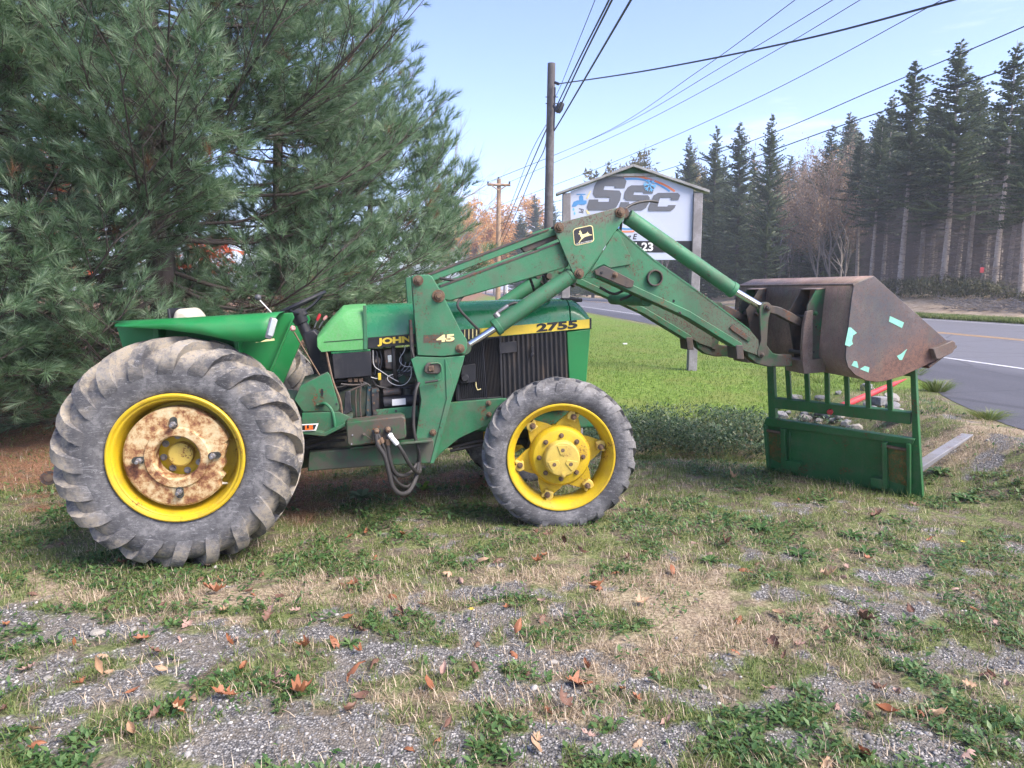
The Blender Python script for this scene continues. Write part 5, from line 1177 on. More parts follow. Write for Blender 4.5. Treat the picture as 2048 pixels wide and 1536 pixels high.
leafmat('mullein', [(0, (.10, .16, .075)), (1, (.22, .30, .16))], .8, .3)
leafmat('bright_leaf', [(0, (.10, .20, .02)), (1, (.20, .32, .05))], .5, .4)
rosette('mullein_plant', ground_at(725, 1000), 13, .17, .055, .55, 'grey-green mullein rosette on the needles behind the hanging hoses', 'plant', 'mullein')
rosette('broad_leaf_plant', ground_at(846, 985), 6, .12, .065, .95, 'bright green broad-leaved seedling right of the hose loop', 'plant', 'bright_leaf')
for k, (px, py, n, ln, lb) in enumerate([(1420, 1125, 14, .10, 'fresh green weed tuft right of the front tyre'), (1520, 1060, 12, .13, 'dandelion rosette at the edge of the dark bare patch'), (1600, 1110, 14, .12, 'plantain rosette in front of the fork frame'), (1730, 1110, 12, .11, 'leafy weed below the right end of the fork frame'), (1250, 1140, 10, .09, 'small weed rosette in front of the front tyre'),
        (700, 1290, 10, .07, 'little weed rosette on the middle gravel'), (1180, 1410, 10, .06, 'little weed at the bottom beside the pointed leaf'), (1880, 960, 16, .16, 'leafy weed by the steel fork tine'), (1700, 1075, 12, .12, 'leafy weed just left of the fork frame corner'), (640, 1120, 10, .09, 'leafy weed at the foot of the big tyre'), (1930, 1000, 14, .15, 'weed rosette out beyond the fork tine')]):
    rosette('weed_plant', ground_at(px, py), n, ln, ln * .24, .45, lb, 'plant', 'weed_leaf')
for px, py, lb in ((1923, 1092, 'single yellow dandelion flower at the right'), (941, 1232, 'tiny yellow flower on the middle gravel')):
    p = ground_at(px, py + 6); z = float(terrain(p.x, p.y)); ro = empty('dandelion', (p.x, p.y, z)); tag(ro, lb, 'flower')
    mb = MB(); mb.tube([(0, 0, 0), (.004, 0, .03), (.006, 0, .05)], .0016, 5); mb.build('stem', M['weed_leaf'], ro)
    mb = MB(); 
    for k in range(22):
        a = k * 2.399; r_ = .016 * (.5 + .5 * (k % 3) / 2); mb.add([(.006, 0, .05), (.006 + r_ * math.cos(a - .12), r_ * math.sin(a - .12), .056), (.006 + r_ * 1.1 * math.cos(a), r_ * 1.1 * math.sin(a), .058), (.006 + r_ * math.cos(a + .12), r_ * math.sin(a + .12), .056)], [(0, 1, 2, 3)])
    mb.build('petals', M['decal_yellow'], ro)
def tuft(p, n, h, label, spread=.35):
    vs = []; fs = []; rn = []; z0 = float(terrain(p.x, p.y))
    for k in range(n):
        a = random.uniform(0, 6.28); r_ = random.random() ** .7 * spread; b0 = Vector((r_ * .4 * math.cos(a), r_ * .4 * math.sin(a), 0)); l = h * random.uniform(.5, 1.1)
        tip = b0 + Vector((math.cos(a) * r_ * 1.3, math.sin(a) * r_ * 1.3, l)); mid = b0.lerp(tip, .5) + Vector((0, 0, l * .16)); tip.z -= l * .18
        s_ = Vector((-math.sin(a + 1), math.cos(a + 1), 0)) * .0026; q = len(vs); vs += [b0 - s_, b0 + s_, mid - s_, mid + s_, tip]; fs += [(q, q + 1, q + 3), (q, q + 3, q + 2), (q + 2, q + 3, q + 4)]; rn += [.2 + .8 * random.random()] * 5
    o = link_mesh('grass_tuft', np_mesh('grass_tuft', vs, fs, M['grass_green'], rn), None, (p.x, p.y, z0)); tag(o, label, 'grass tuft', 'grass tufts at the road edge'); return o
tuft(ground_at(1870, 815, .15), 420, .20, 'tall grass tuft at the asphalt edge beside the fork frame', .22); tuft(ground_at(1975, 850, .3), 320, .12, 'low grass tuft at the asphalt edge by the right border', .2); tuft(ground_at(1750, 800, .1), 160, .22, 'grass tuft behind the red spear'); tuft(ground_at(1640, 770, .15), 160, .25, 'grass tuft growing among the broken stones')
for k in range(16): tuft(ground_at(random.uniform(1560, 1840), random.uniform(760, 850), .1), 60, .18, 'small grass tuft among the stones behind the fork frame', .2)
# broken stones at the culvert
for k in range(60):
    px, py = random.uniform(1545, 1800), random.uniform(775, 905)
    p = ground_at(px, py, .05); p = ground_at(px, py, float(terrain(p.x, p.y))); put_stone(p, random.uniform(.05, .14), 'broken grey stone in the heap behind the fork frame', 'culvert stones', k, SM2 if k % 3 else SM, 'stone', (1, .8, .65), .45)
p = ground_at(1757, 858, .03); mb = MB(); mb.box((0, 0, .05), (.20, .14, .10)); o = mb.build('concrete_block', M['stone_grey'], None, .01, (p.x, p.y, float(terrain(p.x, p.y)))); o.rotation_euler = (0, .05, .5); tag(o, 'squared grey concrete block behind the fork frame', 'block')
p = ground_at(1590, 845, .05); put_stone(p, .13, 'large pale broken rock left among the culvert stones', None, 2, SM, 'stone', (1.2, .8, .7))

# ditch ground cover
x = RNG.uniform(-.2, 4.3, 60000); y = RNG.uniform(6.7, 10.0, 60000); dd = ditch(x, y)
k = RNG.random(60000) < smooth01(.12, .45, dd + .25 * (fbm(x * 2, y * 2, 3, 8) - .5)) * (1 - smooth01(2.9, 3.5, x) * .85); x, y, dd = x[k], y[k], dd[k]; n = len(x)
hh = (.10 + .44 * dd) * (.35 + 1.1 * fbm(x * 2.4, y * 2.4, 3, 14)); P = np.stack([x, y, terrain(x, y) + hh * RNG.random(n) ** .45 + .02], -1); s = .018 + .022 * RNG.random(n)
V, Fa = scatter(WL_V, WL_F, P, rotz(RNG.random(n) * 6.283) @ rotx(RNG.random(n) * 1.4 - .5), np.stack([s * .8, s * 1.5, s], -1))
leafmat('ditch_leaf', [(0, (.022, .048, .022)), (.55, (.055, .105, .045)), (.88, (.12, .18, .08)), (1, (.24, .25, .16))], .5, .3)
o = link_mesh('ditch_cover', np_mesh('ditch_cover', V, Fa, M['ditch_leaf'], np.repeat(RNG.random(n), 5))); tag(o, 'dark leafy ground cover filling the ditch behind the front wheel', 'ground cover', kind='stuff')
p = ground_at(1302, 637, .3); mb = MB(); mb.box((0, 0, .02), (.10, .07, .03)); o = mb.build('paper_scrap', M['white_print'], None, .004, (at_depth(1250, 692, 17.5).x, 17.5, float(terrain(3, 17.5)) + .01)); tag(o, 'white scrap of paper lying on the lawn', 'paper')
# ================================================================== pallet fork frame with a red spear
fr_, fl_ = ground_at(1842, 994), ground_at(1530, 939)
ex = (fr_ - fl_).normalized(); up0 = Vector((0, 0, 1)); ey0 = up0.cross(ex)          # away from the viewer
TL = math.radians(11.5); ey = ey0 * math.cos(TL) + up0 * math.sin(TL); ez = up0 * math.cos(TL) - ey0 * math.sin(TL)
def K(px, py, y=0.0):
    d = ray(px, py); c = Vector((0, 0, EYE)); t = (y - (c - fl_).dot(ey)) / d.dot(ey); p = c + d * t - fl_; return (p.dot(ex), p.dot(ez))
FK = bpy.data.objects.new('pallet_fork_frame', None); COL.objects.link(FK)
FK.matrix_world = Matrix(((ex.x, ey.x, ez.x, fl_.x), (ex.y, ey.y, ez.y, fl_.y), (ex.z, ey.z, ez.z, fl_.z), (0, 0, 0, 1)))
tag(FK, 'green pallet fork frame with a red spear standing under the bucket', 'fork frame')
def kp(name, pts, y0, y1, mat='fork_green', bevel=.004, parent=FK):
    return MB().prism([K(a, b_, y0) for a, b_ in pts], y0, y1).build(name, M[mat], parent, bevel)
bp = kp('back_plate', [(1528, 850), (1822, 889), (1824, 997), (1534, 940)], 0, .014)
kp('top_lip', [(1531, 836), (1829, 879), (1824, 890), (1527, 851)], -.035, .012, parent=bp)
kp('post', [(1820, 741), (1831, 741), (1836, 848), (1845, 997), (1822, 997), (1824, 848)], -.004, .055)
kp('post', [(1533, 722), (1546, 722), (1551, 838), (1537, 838)], -.004, .055)
kp('cross_bar', [(1538, 796), (1821, 826), (1821, 849), (1538, 815)], .0, .06)
kp('top_bar', [(1534, 716), (1822, 737), (1822, 753), (1534, 730)], .005, .05)
for a, b_, w_ in ((1573, 1578, 9), (1611, 1615, 9), (1652, 1654, 9), (1691, 1694, 9), (1733, 1736, 9.5), (1777, 1780, 10)):
    t = (a - 1540) / 281; yb = 797 + 30 * t; yt = 722 + 20 * t
    kp('bar', [(a - w_ / 2, yt), (a + w_ / 2, yt), (b_ + w_ / 2, yb + 2), (b_ - w_ / 2, yb + 2)], .012, .045)
# pockets with rusty insides
paint('rust_patch', (.24, .13, .035), .7, dirt=(.05, .11, .03), damt=.9, rust=.9, rcol=(.22, .06, .015), vary=.4, scale=2.5)
for L0, R0, tp, bt in ((1529, 1565, 853, 935), (1763, 1817, 884, 980)):
    sl = (52 / 290.)
    kp('pocket_back', [(L0 + 8, tp + 12), (R0 - 2, tp + 12 + 30 * sl), (R0 - 4, bt - 8), (L0 + 10, bt - 20)], -.004, .0, 'rust_patch', 0, bp)
    kp('pocket_side', [(R0 - 5, tp + 4), (R0 + 4, tp + 6), (R0 + 6, bt + 2), (R0 - 3, bt)] if L0 < 1600 else [(L0, tp + 1), (L0 + 9, tp + 3), (L0 + 12, bt - 2), (L0 + 2, bt - 4)], -.055, .0, 'fork_green', .003, bp)
    if L0 < 1600: kp('pocket_side', [(1526, 850), (1531, 851), (1537, 938), (1533, 938)], -.055, .0, 'fork_green', .003, bp)
    else: kp('pocket_side', [(1812, 888), (1820, 889), (1820, 996), (1814, 995)], -.055, .0, 'fork_green', .003, bp)
    a, b_ = K(L0, tp + 7, -.03), K(R0, tp + 7 + (R0 - L0) * sl, -.03)
    MB().cyl((a[0], -.03, a[1]), (b_[0], -.03, b_[1]), .014, n=14).build('hook_rod', M['rusty_bolt'], bp)
kp('stiffener', [(1577, 862), (1580, 862), (1581, 930), (1578, 930)], -.02, .0, 'fork_green', .002, bp)
for pts in ([(1571, 922), (1601, 926), (1600, 936), (1592, 943), (1571, 938)], [(1741, 955), (1768, 960), (1767, 972), (1760, 978), (1741, 972)]): kp('lock_tab', pts, -.05, .0, 'fork_green', .003, bp)
x_, z_ = K(1661, 823, -.004); MB().cyl((x_, 0, z_), (x_, -.03, z_), .026, n=6).build('spear_nut', M['spear_red'], FK, .003)
MB().cyl((x_ + .02, .06, z_), (x_ + .04, .16, z_), .036, .032, 20).cyl((x_ + .04, .16, z_), (x_ + .22, .95, z_ - .03), .030, .024, 20).cyl((x_ + .22, .95, z_ - .03), (x_ + .28, 1.20, z_ - .04), .024, .004, 20).build('bale_spear', M['spear_red'], FK)
for px in (1815, 1560):
    x_, z_ = K(px, 945 if px > 1700 else 928, .05); bx = MB()
    bx.prism([(.014, z_ - .03), (.06, z_ - .035), (1.10, z_ - .02), (1.12, z_ - .01), (1.10, z_ - .003), (.5, z_ + .012), (.06, z_ + .016), (.014, z_ + .25)], x_ - .045, x_ + .045)
    bx.v = [(y + .20 * x, x, z) for x, y, z in bx.v]; bx.build('fork_tine', M['fork_steel'], FK, .004)

# ================================================================== roadside sign
DS = 12.1
def A3(px, py, D=DS): p = at_depth(px, py, D); return (p.x, p.z)
SG = empty('roadside_sign', (0, 0, 0)); tag(SG, 'gabled wooden roadside sign with a white panel of big grey letters', 'sign')
def sp_(name, pts, y0, y1, mat, parent=SG, bevel=.004): return MB().prism([A3(a, b_) for a, b_ in pts], DS + y0, DS + y1).build(name, M[mat], parent, bevel)
zb_ = float(terrain(2.9, DS)) - .1
for l, r in ((1125, 1141), (1386, 1404)):
    a, b_ = A3(l, 388), A3(r, 386); MB().prism([(a[0], zb_), (b_[0], zb_), (b_[0], b_[1]), (a[0], a[1])], DS - .07, DS + .07).build('post', M['grey_wood'], SG, .008)
pn = sp_('panel', [(1141, 383), (1225, 351), (1305, 351), (1386, 378), (1386, 420), (1386, 520), (1141, 520)], -.02, .02, 'sign_white')
sp_('gable_brace', [(1224, 348.5), (1306, 347.5), (1316, 353), (1214, 354)], -.05, .03, 'roof_trim')
sp_('gable_filler', [(1228, 349), (1265, 333.5), (1302, 348)], -.005, .015, 'ditch_leaf' if False else 'fork_green', bevel=0)
for pts in ([(1112, 387), (1265, 330), (1265, 335), (1113, 391.5)], [(1265, 330), (1417, 382), (1416, 387), (1265, 335)]): sp_('roof_board', pts, -.10, .10, 'roof_trim')
def S_glyph(ox, oy, w_, h, sl):
    """wide slanted S of straight strokes; (ox, oy) is its lower left corner in pixels"""
    o = [(.0, .0), (.82, .0), (.96, .10), (1.02, .30), (1.0, .50), (.90, .60), (.34, .62), (.34, .74), (.68, .74), (.70, .67), (1.06, .67), (1.06, .88), (.92, 1.0), (.16, 1.0), (.04, .92), (-.02, .74), (0, .50), (.12, .39), (.64, .38), (.64, .26), (.27, .26), (.25, .33), (-.07, .33), (-.08, .10)]
    return [(ox + x * w_ + sl * y * h, oy - y * h) for x, y in o]
sp_('letter_s', S_glyph(1176, 421, 57, 66, .28), -.026, -.0205, 'grey_letter', pn, 0)
sp_('letter_s', S_glyph(1240, 421, 52, 50, .28), -.028, -.0205, 'grey_letter', pn, 0)
Cg = [(.0, .0), (.82, .0), (.92, .15), (.94, .32), (.66, .32), (.64, .24), (.28, .24), (.28, .74), (.68, .74), (.70, .60), (.98, .60), (1.0, .86), (.88, 1), (.16, 1), (.02, .86), (-.04, .3), (-.04, .1)]
sp_('letter_c', [(1297 + x * 54 + .28 * y * 36, 422 - y * 36) for x, y in Cg], -.030, -.0205, 'grey_letter', pn, 0)
def arc(pts, wpx, mat, y):
    P = crom([Vector((a, b_, 0)) for a, b_ in pts], 5); up_, dn = [], []
    for i, p in enumerate(P):
        t = (P[min(i + 1, len(P) - 1)] - P[max(i - 1, 0)]).normalized(); nrm = Vector((-t.y, t.x, 0)) * wpx / 2; up_.append((p.x + nrm.x, p.y + nrm.y)); dn.append((p.x - nrm.x, p.y - nrm.y))
    sp_('rainbow_arc', up_ + dn[::-1], y, -.0205, mat, pn, 0)
arc([(1246, 353), (1275, 353), (1305, 361), (1330, 371), (1349, 383)], 4, 'sign_orange', -.024)
arc([(1250, 358.5), (1275, 358.5), (1300, 363), (1322, 372), (1339, 383)], 3.4, 'sign_blue', -.024)
arc([(1235, 455), (1250, 458), (1265, 458)], 3, 'sign_blue', -.024); arc([(1235, 462), (1250, 463.5), (1268, 463)], 3, 'sign_orange', -.024)
for k in range(6):
    a = math.pi * k / 3 + .2; c0_ = Vector((1299, 371)); d = Vector((math.cos(a), math.sin(a))); q = Vector((-d.y, d.x)); m_ = MB()
    def seg(p, r_, w__=1.0):
        t = (r_ - p).normalized(); n_ = Vector((-t.y, t.x)) * w__; return [(p + n_)[:], (r_ + n_)[:], (r_ - n_)[:], (p - n_)[:]]
    sp_('snowflake_arm', seg(c0_, c0_ + d * 13), -.034, -.031, 'sign_cyan', pn, 0)
    for s in (1, -1): sp_('snowflake_barb', seg(c0_ + d * 7, c0_ + d * 11.5 + q * s * 4.5, .8), -.0355, -.0345, 'sign_cyan', pn, 0)
sp_('faucet_body', [(1144, 411), (1147, 404), (1154, 401), (1173, 401), (1173, 407), (1168, 410), (1156, 409), (1152, 413), (1144, 414)], -.024, -.0205, 'sign_blue', pn, 0)
sp_('faucet_neck', [(1158, 401), (1158, 393), (1162, 390), (1166, 393), (1167, 401)], -.0245, -.0205, 'sign_blue', pn, 0)
sp_('faucet_handle', [(1153, 388), (1171, 388), (1171, 390), (1153, 390)], -.0245, -.0205, 'sign_blue', pn, 0)
for px, py in ((1147, 419), (1149, 427)): sp_('water_drop', [(px, py - 4), (px + 2, py), (px + 1.4, py + 2), (px, py + 3), (px - 1.4, py + 2), (px - 2, py)], -.024, -.0205, 'sign_cyan', pn, 0)
sp_('yellow_stroke', [(1172, 397), (1180, 382), (1182, 382), (1175, 398)], -.024, -.0205, 'decal_pale', pn, 0); sp_('yellow_stroke', [(1171, 421), (1174, 420), (1180, 428), (1175, 429)], -.024, -.0205, 'decal_pale', pn, 0)
def sign_text(txt, px, py, hpx, mat, y, rot=0, sx=1.0, shear=.2, bold=.02):
    me_ = text_mesh(txt, 1.0, bold, shear, .002, sx); me_.materials.append(M[mat]); xs = [v_.co.x for v_ in me_.vertices]; zs = [v_.co.z for v_ in me_.vertices]
    s = hpx / F * 12.2 / (max(zs) - min(zs)); a = A3(px, py)
    me_.transform(Matrix.Scale(s, 4)); o = link_mesh('lettering', me_, pn, (a[0], DS + y, a[1])); o.rotation_euler = (0, rot, 0)
sign_text('Pl', 1158, 416, 9, 'grey_letter', -.023, math.pi / 2); sign_text('ing E', 1243, 478.5, 14, 'decal_black', -.023)
sp_('phone_band', [(1236, 482), (1386, 482), (1386, 505), (1236, 505)], -.024, -.0205, 'decal_black', pn, 0); sign_text('4-23', 1262, 501.5, 16.5, 'white_print', -.026, 0, 1.1, 0, .03)

# ================================================================== utility poles and wires
def pole(name, px0, top, D, w_, mat, label):
    zt = at_depth(px0, top, D).z; x0 = at_depth(px0, top, D).x; zb = float(terrain(x0, D)) - .2; xb = x0 - .02 * (zt - zb) * .6; r_ = w_ / F * D / 2
    ro = empty(name, (xb, D, zb)); tag(ro, label, 'utility pole')
    MB().tube([(0, 0, 0), ((x0 - xb) * .5, 0, (zt - zb) * .5), (x0 - xb, 0, zt - zb)], [r_ * 1.25, r_ * 1.1, r_ * .95], 16).build('shaft', M[mat], ro); return ro, Vector((xb, D, zb))
p1, o1 = pole('utility_pole', 1103, 127, 25, 15.5, 'pole_wood', 'dark weathered utility pole rising behind the roadside sign')
def hw(name, pts, r_, parent, o0, mat='cable', n=6): MB().tube([Vector(p) - o0 for p in pts], r_, n).build(name, M[mat], parent)
for py in (194, 207): hw('step_bolt', [at_depth(1091, py, 24.9), at_depth(1116, py, 24.9)], .015, p1, o1)
hw('splice_case', [at_depth(1115, 224, 24.4), at_depth(1119, 216, 24.4), at_depth(1125, 206, 24.4)], [.10, .13, .08], p1, o1, n=10)
hw('bracket', [at_depth(1110, 165, 24.8), at_depth(1117, 168, 24.6)], .05, p1, o1); hw('bracket', [at_depth(1108, 212, 24.8), at_depth(1114, 222, 24.6)], .06, p1, o1); hw('riser', [at_depth(1110, 175, 24.75), at_depth(1108, 260, 24.75)], .03, p1, o1)
p2, o2 = pole('utility_pole', 998, 358, 50, 8.5, 'pole_wood_pale', 'pale distant utility pole with a crossarm, beyond the loader')
hw('crossarm', [at_depth(975, 369, 49.8), at_depth(1021, 370, 49.8)], .09, p2, o2, 'pole_wood_pale', 4)
for px in (976, 997, 1019): hw('insulator', [at_depth(px, 368 if px != 997 else 358, 49.8), at_depth(px, 363 if px != 997 else 354, 49.8)], .06, p2, o2, 'cable', 8)
for px in (983, 1013): hw('brace', [at_depth(px, 371, 49.7), at_depth(998, 381, 49.7)], .04, p2, o2, 'pole_wood_pale', 4)
def wire(pts, r_, label, mat='cable'):
    P = crom([at_depth(*p) for p in pts], 10); d = (P[-1] - P[-2]).normalized()
    o = MB().tube(P + [P[-1] + d * 6], r_, 5).build('overhead_wire', M[mat]); tag(o, label, 'wire', 'overhead wires')
wire([(1112, 215, 24.7), (1160, 115, 19), (1218, 0, 14), (1235, -40, 13)], .020, 'leftmost of the thick twin cables running overhead from the dark pole')
wire([(1114, 226, 24.7), (1165, 118, 19), (1224, 0, 14), (1242, -40, 13)], .022, 'right-hand one of the thick twin cables running overhead')
wire([(1108, 262, 24.7), (1125, 234, 23), (1180, 140, 18), (1262, 0, 13.5), (1285, -40, 12.6)], .024, 'thickest single cable with a bend beside the dark pole')
wire([(1110, 195, 24.8), (1122, 170, 23), (1150, 100, 19), (1190, 0, 15), (1205, -40, 14)], .009, 'thin wire steeply climbing from the dark pole')
wire([(1114, 168, 24.7), (1300, 140, 19), (1600, 80, 15), (1905, 0, 12), (2048, -40, 11)], .020, 'service cable crossing the sky from the dark pole to the right')
wire([(976, 364, 49.8), (1200, 270, 36), (1400, 140, 25), (1590, 0, 18), (1660, -50, 16.5)], .011, 'upper thin line from the distant crossarm', 'worn_dark'); wire([(998, 355, 49.8), (1220, 262, 36), (1450, 130, 25), (1665, 0, 18), (1740, -50, 16.5)], .011, 'middle thin line from the distant crossarm', 'worn_dark')
wire([(1019, 364, 49.8), (1250, 262, 36), (1500, 130, 25), (1720, 0, 18), (1800, -50, 16.5)], .011, 'lower thin line from the distant crossarm', 'worn_dark'); wire([(1000, 410, 49.9), (1200, 335, 34), (1500, 203, 23), (1850, 18, 16), (1950, -40, 15)], .010, 'thin line passing just above the sign roof', 'worn_dark')
wire([(1000, 447, 49.9), (1125, 424, 40), (1370, 360, 29), (1700, 245, 20), (2048, 126, 15), (2160, 80, 13.5)], .016, 'lower cable sloping up across the right-hand wood'); wire([(1000, 430, 49.9), (1180, 385, 38), (1480, 290, 26), (1760, 175, 19), (2048, 53, 15), (2160, 0, 13.5)], .013, 'upper cable sloping up across the right-hand wood')
wire([(1092, 250, 25.2), (1060, 310, 30), (1025, 400, 40), (1001, 462, 49.5)], .013, 'slim wire sagging from the dark pole to the distant one'); wire([(1093, 258, 25.2), (1064, 325, 30), (1030, 405, 40), (1001, 478, 49.5)], .022, 'thick cable sagging from the dark pole to the distant one'); wire([(1094, 268, 25.2), (1088, 300, 26), (1066, 345, 31), (1035, 420, 40), (1003, 490, 49.5)], .018, 'kinked cable sagging from the dark pole to the distant one')
wire([(1000, 460, 49.9), (1060, 445, 42), (1125, 430, 36), (1300, 395, 29)], .010, 'faint low wire behind the loader knee', 'worn_dark')
p = at_depth(1016, 560, 42); MB().tube([(p.x, 42, float(terrain(p.x, 42)) - .1), (p.x - .10, 42, float(terrain(p.x, 42)) + 1.9)], .05, 8).build('guy_marker', M['wire_white']); tag(bpy.data.objects['guy_marker'], 'slim white guy-wire marker by the distant pole', 'marker')
# ================================================================== trees
def bark(name, a, b_, sc=6):
    m, nt, b = nodes_of(name); g = G(nt); v = g.coord(); n1 = g.noise(g.scalev(v, (sc * 3, sc * 3, sc * .6)), 1, 6, .7); n2 = g.noise(v, 40, 4)
    g.put(b.inputs['Base Color'], g.mix(n1, a, b_)); b.inputs['Roughness'].default_value = .9; g.put(b.inputs['Normal'], g.bump(n1, .6, .03)); M[name] = m
bark('bark_dark', (.045, .036, .032), (.10, .082, .072)); bark('bark_grey', (.16, .145, .135), (.32, .29, .27)); bark('bark_tan', (.36, .30, .25), (.55, .47, .40)); bark('dead_twig', (.13, .105, .095), (.22, .19, .175))
leafmat('pine_needle', [(0, (.060, .118, .052)), (.45, (.140, .238, .125)), (.8, (.235, .340, .205)), (.965, (.34, .43, .29)), (.975, (.20, .11, .06)), (1, (.24, .14, .08))], .5, .45)
leafmat('spruce_needle', [(0, (.040, .062, .034)), (.6, (.080, .118, .062)), (1, (.15, .185, .10))], .6, .3)
leafmat('leaf_sunset_lit', [(0, (.42, .19, .04)), (.5, (.66, .34, .08)), (1, (.75, .52, .20))], .6, .5); leafmat('leaf_russet', [(0, (.20, .13, .085)), (.5, (.32, .22, .15)), (1, (.46, .34, .23))], .6, .5); leafmat('leaf_olive', [(0, (.07, .08, .03)), (.6, (.15, .14, .06)), (1, (.32, .24, .11))], .6, .45); leafmat('leaf_red', [(0, (.42, .06, .03)), (1, (.65, .16, .06))], .6, .5)  # the orange leaf colour stands in for sunset light on the far trees
def tubes_np(paths, n=4):
    """many tapered tubes -> arrays; paths: list of (points, radii)"""
    V, Fa, off = [], [], 0
    ang = np.arange(n) * 2 * np.pi / n
    for P, R in paths:
        P = np.asarray(P, float); k = len(P); t = np.gradient(P, axis=0); t /= np.linalg.norm(t, axis=1, keepdims=True) + 1e-9
        a = np.where(np.abs(t[:, 2:3]) < .9, [[0, 0, 1.]], [[1., 0, 0]]); x = np.cross(a, t); x /= np.linalg.norm(x, axis=1, keepdims=True); y = np.cross(t, x)
        V.append((P[:, None] + np.asarray(R)[:, None, None] * (x[:, None] * np.cos(ang)[None, :, None] + y[:, None] * np.sin(ang)[None, :, None])).reshape(-1, 3))
        i = np.arange(k - 1)[:, None] * n; j = np.arange(n)[None]; j2 = (j + 1) % n
        Fa.append((np.stack([i + j, i + j2, i + n + j2, i + n + j], -1) + off).reshape(-1, 4)); off += k * n
    return np.concatenate(V), np.concatenate(Fa)
# needle brush: long needles splayed forward round a short shoot
r = np.random.default_rng(11); NN = 36; nv = []; nf = []
for i in range(NN):
    s = r.random() ** .7; ph = r.random() * 6.283; th = math.radians(14 + 52 * r.random() * (1.15 - .6 * s)); l = .115 + .045 * r.random(); b0 = np.array([0, 0, .10 * s]); d = np.array([math.sin(th) * math.cos(ph), math.sin(th) * math.sin(ph), math.cos(th)]); q = np.array([-math.sin(ph), math.cos(ph), 0]) * .0030
    e = b0 + d * l; nv += [b0 - q, b0 + q, e]; nf.append((3 * i, 3 * i + 1, 3 * i + 2))
TUFT_V, TUFT_F = np.array(nv), np.array(nf)
def pine(px, D, h, rad, seed, label, zvis, dens=1.0, low=.45, limbs=6, clear=None, scale=1.0):
    r = np.random.default_rng(seed); c = at_depth(px, 700, D); z0 = float(terrain(c.x, D)); B = np.array([c.x, D, z0])
    wood, thin, tp, td, ts = [], [], [], [], []
    ln = 8; zz = np.linspace(0, h, ln); wood.append((np.stack([.05 * np.sin(zz + seed), .05 * np.cos(zz * 1.3), zz], -1), .16 * (h / 11) * (1 - zz / h * .9)))
    z = low
    while z < h - .2:
        full = z < zvis; nl = limbs if full else 4
        for k in range(nl):
            az = r.random() * 6.283; f_ = max(0., 1 - z / h); L_ = rad * min(1, f_ ** .7 * 1.12) * (.72 + .36 * r.random()) + .15
            L_ = min(L_, rad)
            if z < 1.1: L_ *= .8
            el = math.radians(r.uniform(-12, 14) + 26 * (z / h)); dirh = np.array([math.cos(az), math.sin(az), 0])
            m_ = 7; s = np.linspace(0, 1, m_)
            path = np.array([0, 0, z + r.uniform(-.15, .15)]) + dirh * (L_ * s)[:, None] * math.cos(el); path[:, 2] += L_ * (math.sin(el) * s - .10 * np.sin(s * 3.1) + .16 * s ** 3)
            path[:, :2] += (r.random(2) - .5) * .25 * s[:, None] ** 2 * L_ * .4
            if clear is not None:
                w_ = path + B
                ok = clear(w_[:, 0], w_[:, 1], w_[:, 2]);
                if not ok.all():
                    kk = int(np.argmin(ok)); 
                    if kk < 3: continue
                    path = path[:kk]; m_ = kk; s = np.linspace(0, 1, m_); L_ *= kk / 7
            wood.append((path, np.maximum(.006, .030 * (L_ / 3) * (1 - .85 * s))))
            ns = max(3, int(L_ / .19 * dens * (1 if full else .35)))
            for q in range(ns):
                u = .34 + .66 * (q + r.random()) / ns; fi = u * (m_ - 1); i0 = min(int(fi), m_ - 2); p = path[i0] + (path[i0 + 1] - path[i0]) * (fi - i0); t = path[i0 + 1] - path[i0]; t = t / np.linalg.norm(t)
                sgn = 1 if q % 2 else -1; a_ = sgn * math.radians(r.uniform(30, 62)); ls = (.22 + .30 * (1 - u)) * min(L_, 2.4) * r.uniform(.6, 1.1) + .12
                d = np.array([t[0] * math.cos(a_) - t[1] * math.sin(a_), t[0] * math.sin(a_) + t[1] * math.cos(a_), t[2] + r.uniform(-.1, .38)]); d /= np.linalg.norm(d)
                e = p + d * ls + np.array([0, 0, .05 * ls]); thin.append((np.stack([p, p * .5 + e * .5, e]), np.array([.007, .005, .003])))
                sd = np.cross(d, [0, 0, 1.]); sd /= np.linalg.norm(sd) + 1e-6; upv = np.cross(sd, d)
                nt_ = max(2, int(ls / .125))
                for w__ in range(nt_):
                    v = .40 + .60 * (w__ + 1) / nt_; b0 = p + (e - p) * v; s2 = 1 if w__ % 2 else -1; l2 = r.uniform(.05, .20)
                    dd = d * .9 + sd * s2 * r.uniform(.25, .95) + upv * r.uniform(-.15, .5) + np.array([0, 0, r.uniform(-.25, .15)]); dd /= np.linalg.norm(dd)
                    tp.append(b0 + dd * l2); td.append(dd); ts.append(r.uniform(.8, 1.2)); thin.append((np.stack([b0, b0 + dd * l2]), np.array([.0035, .0025])))
                tp.append(e); td.append(d + np.array([0, 0, .1])); ts.append(1.2)
        z += .34 if full else .6
    root = empty('pine_tree', tuple(B)); tag(root, label, 'pine tree')
    V, Fa = tubes_np(wood, 6); link_mesh('trunk', np_mesh('trunk', V, Fa, M['bark_dark'], smooth=True), root)
    tp, td, ts = np.array(tp), np.array(td), np.array(ts) * scale
    V2, F2 = tubes_np(thin, 3)
    link_mesh('twigs', np_mesh('twigs', V2, F2, M['bark_dark']), root)['kind'] = 'stuff'
    n = len(tp); Rm = frame_from(td, r.random(n) * 6.28); V, Fa = scatter(TUFT_V, TUFT_F, tp, Rm, ts)
    br = np.clip(.5 + .20 * r.normal(size=n) + .25 * (fbm(tp[:, 0] * 1.2 + 50, tp[:, 2] * 1.2 + 50, 3, seed) - .5), 0, .96); br[r.random(n) < .007] = .99
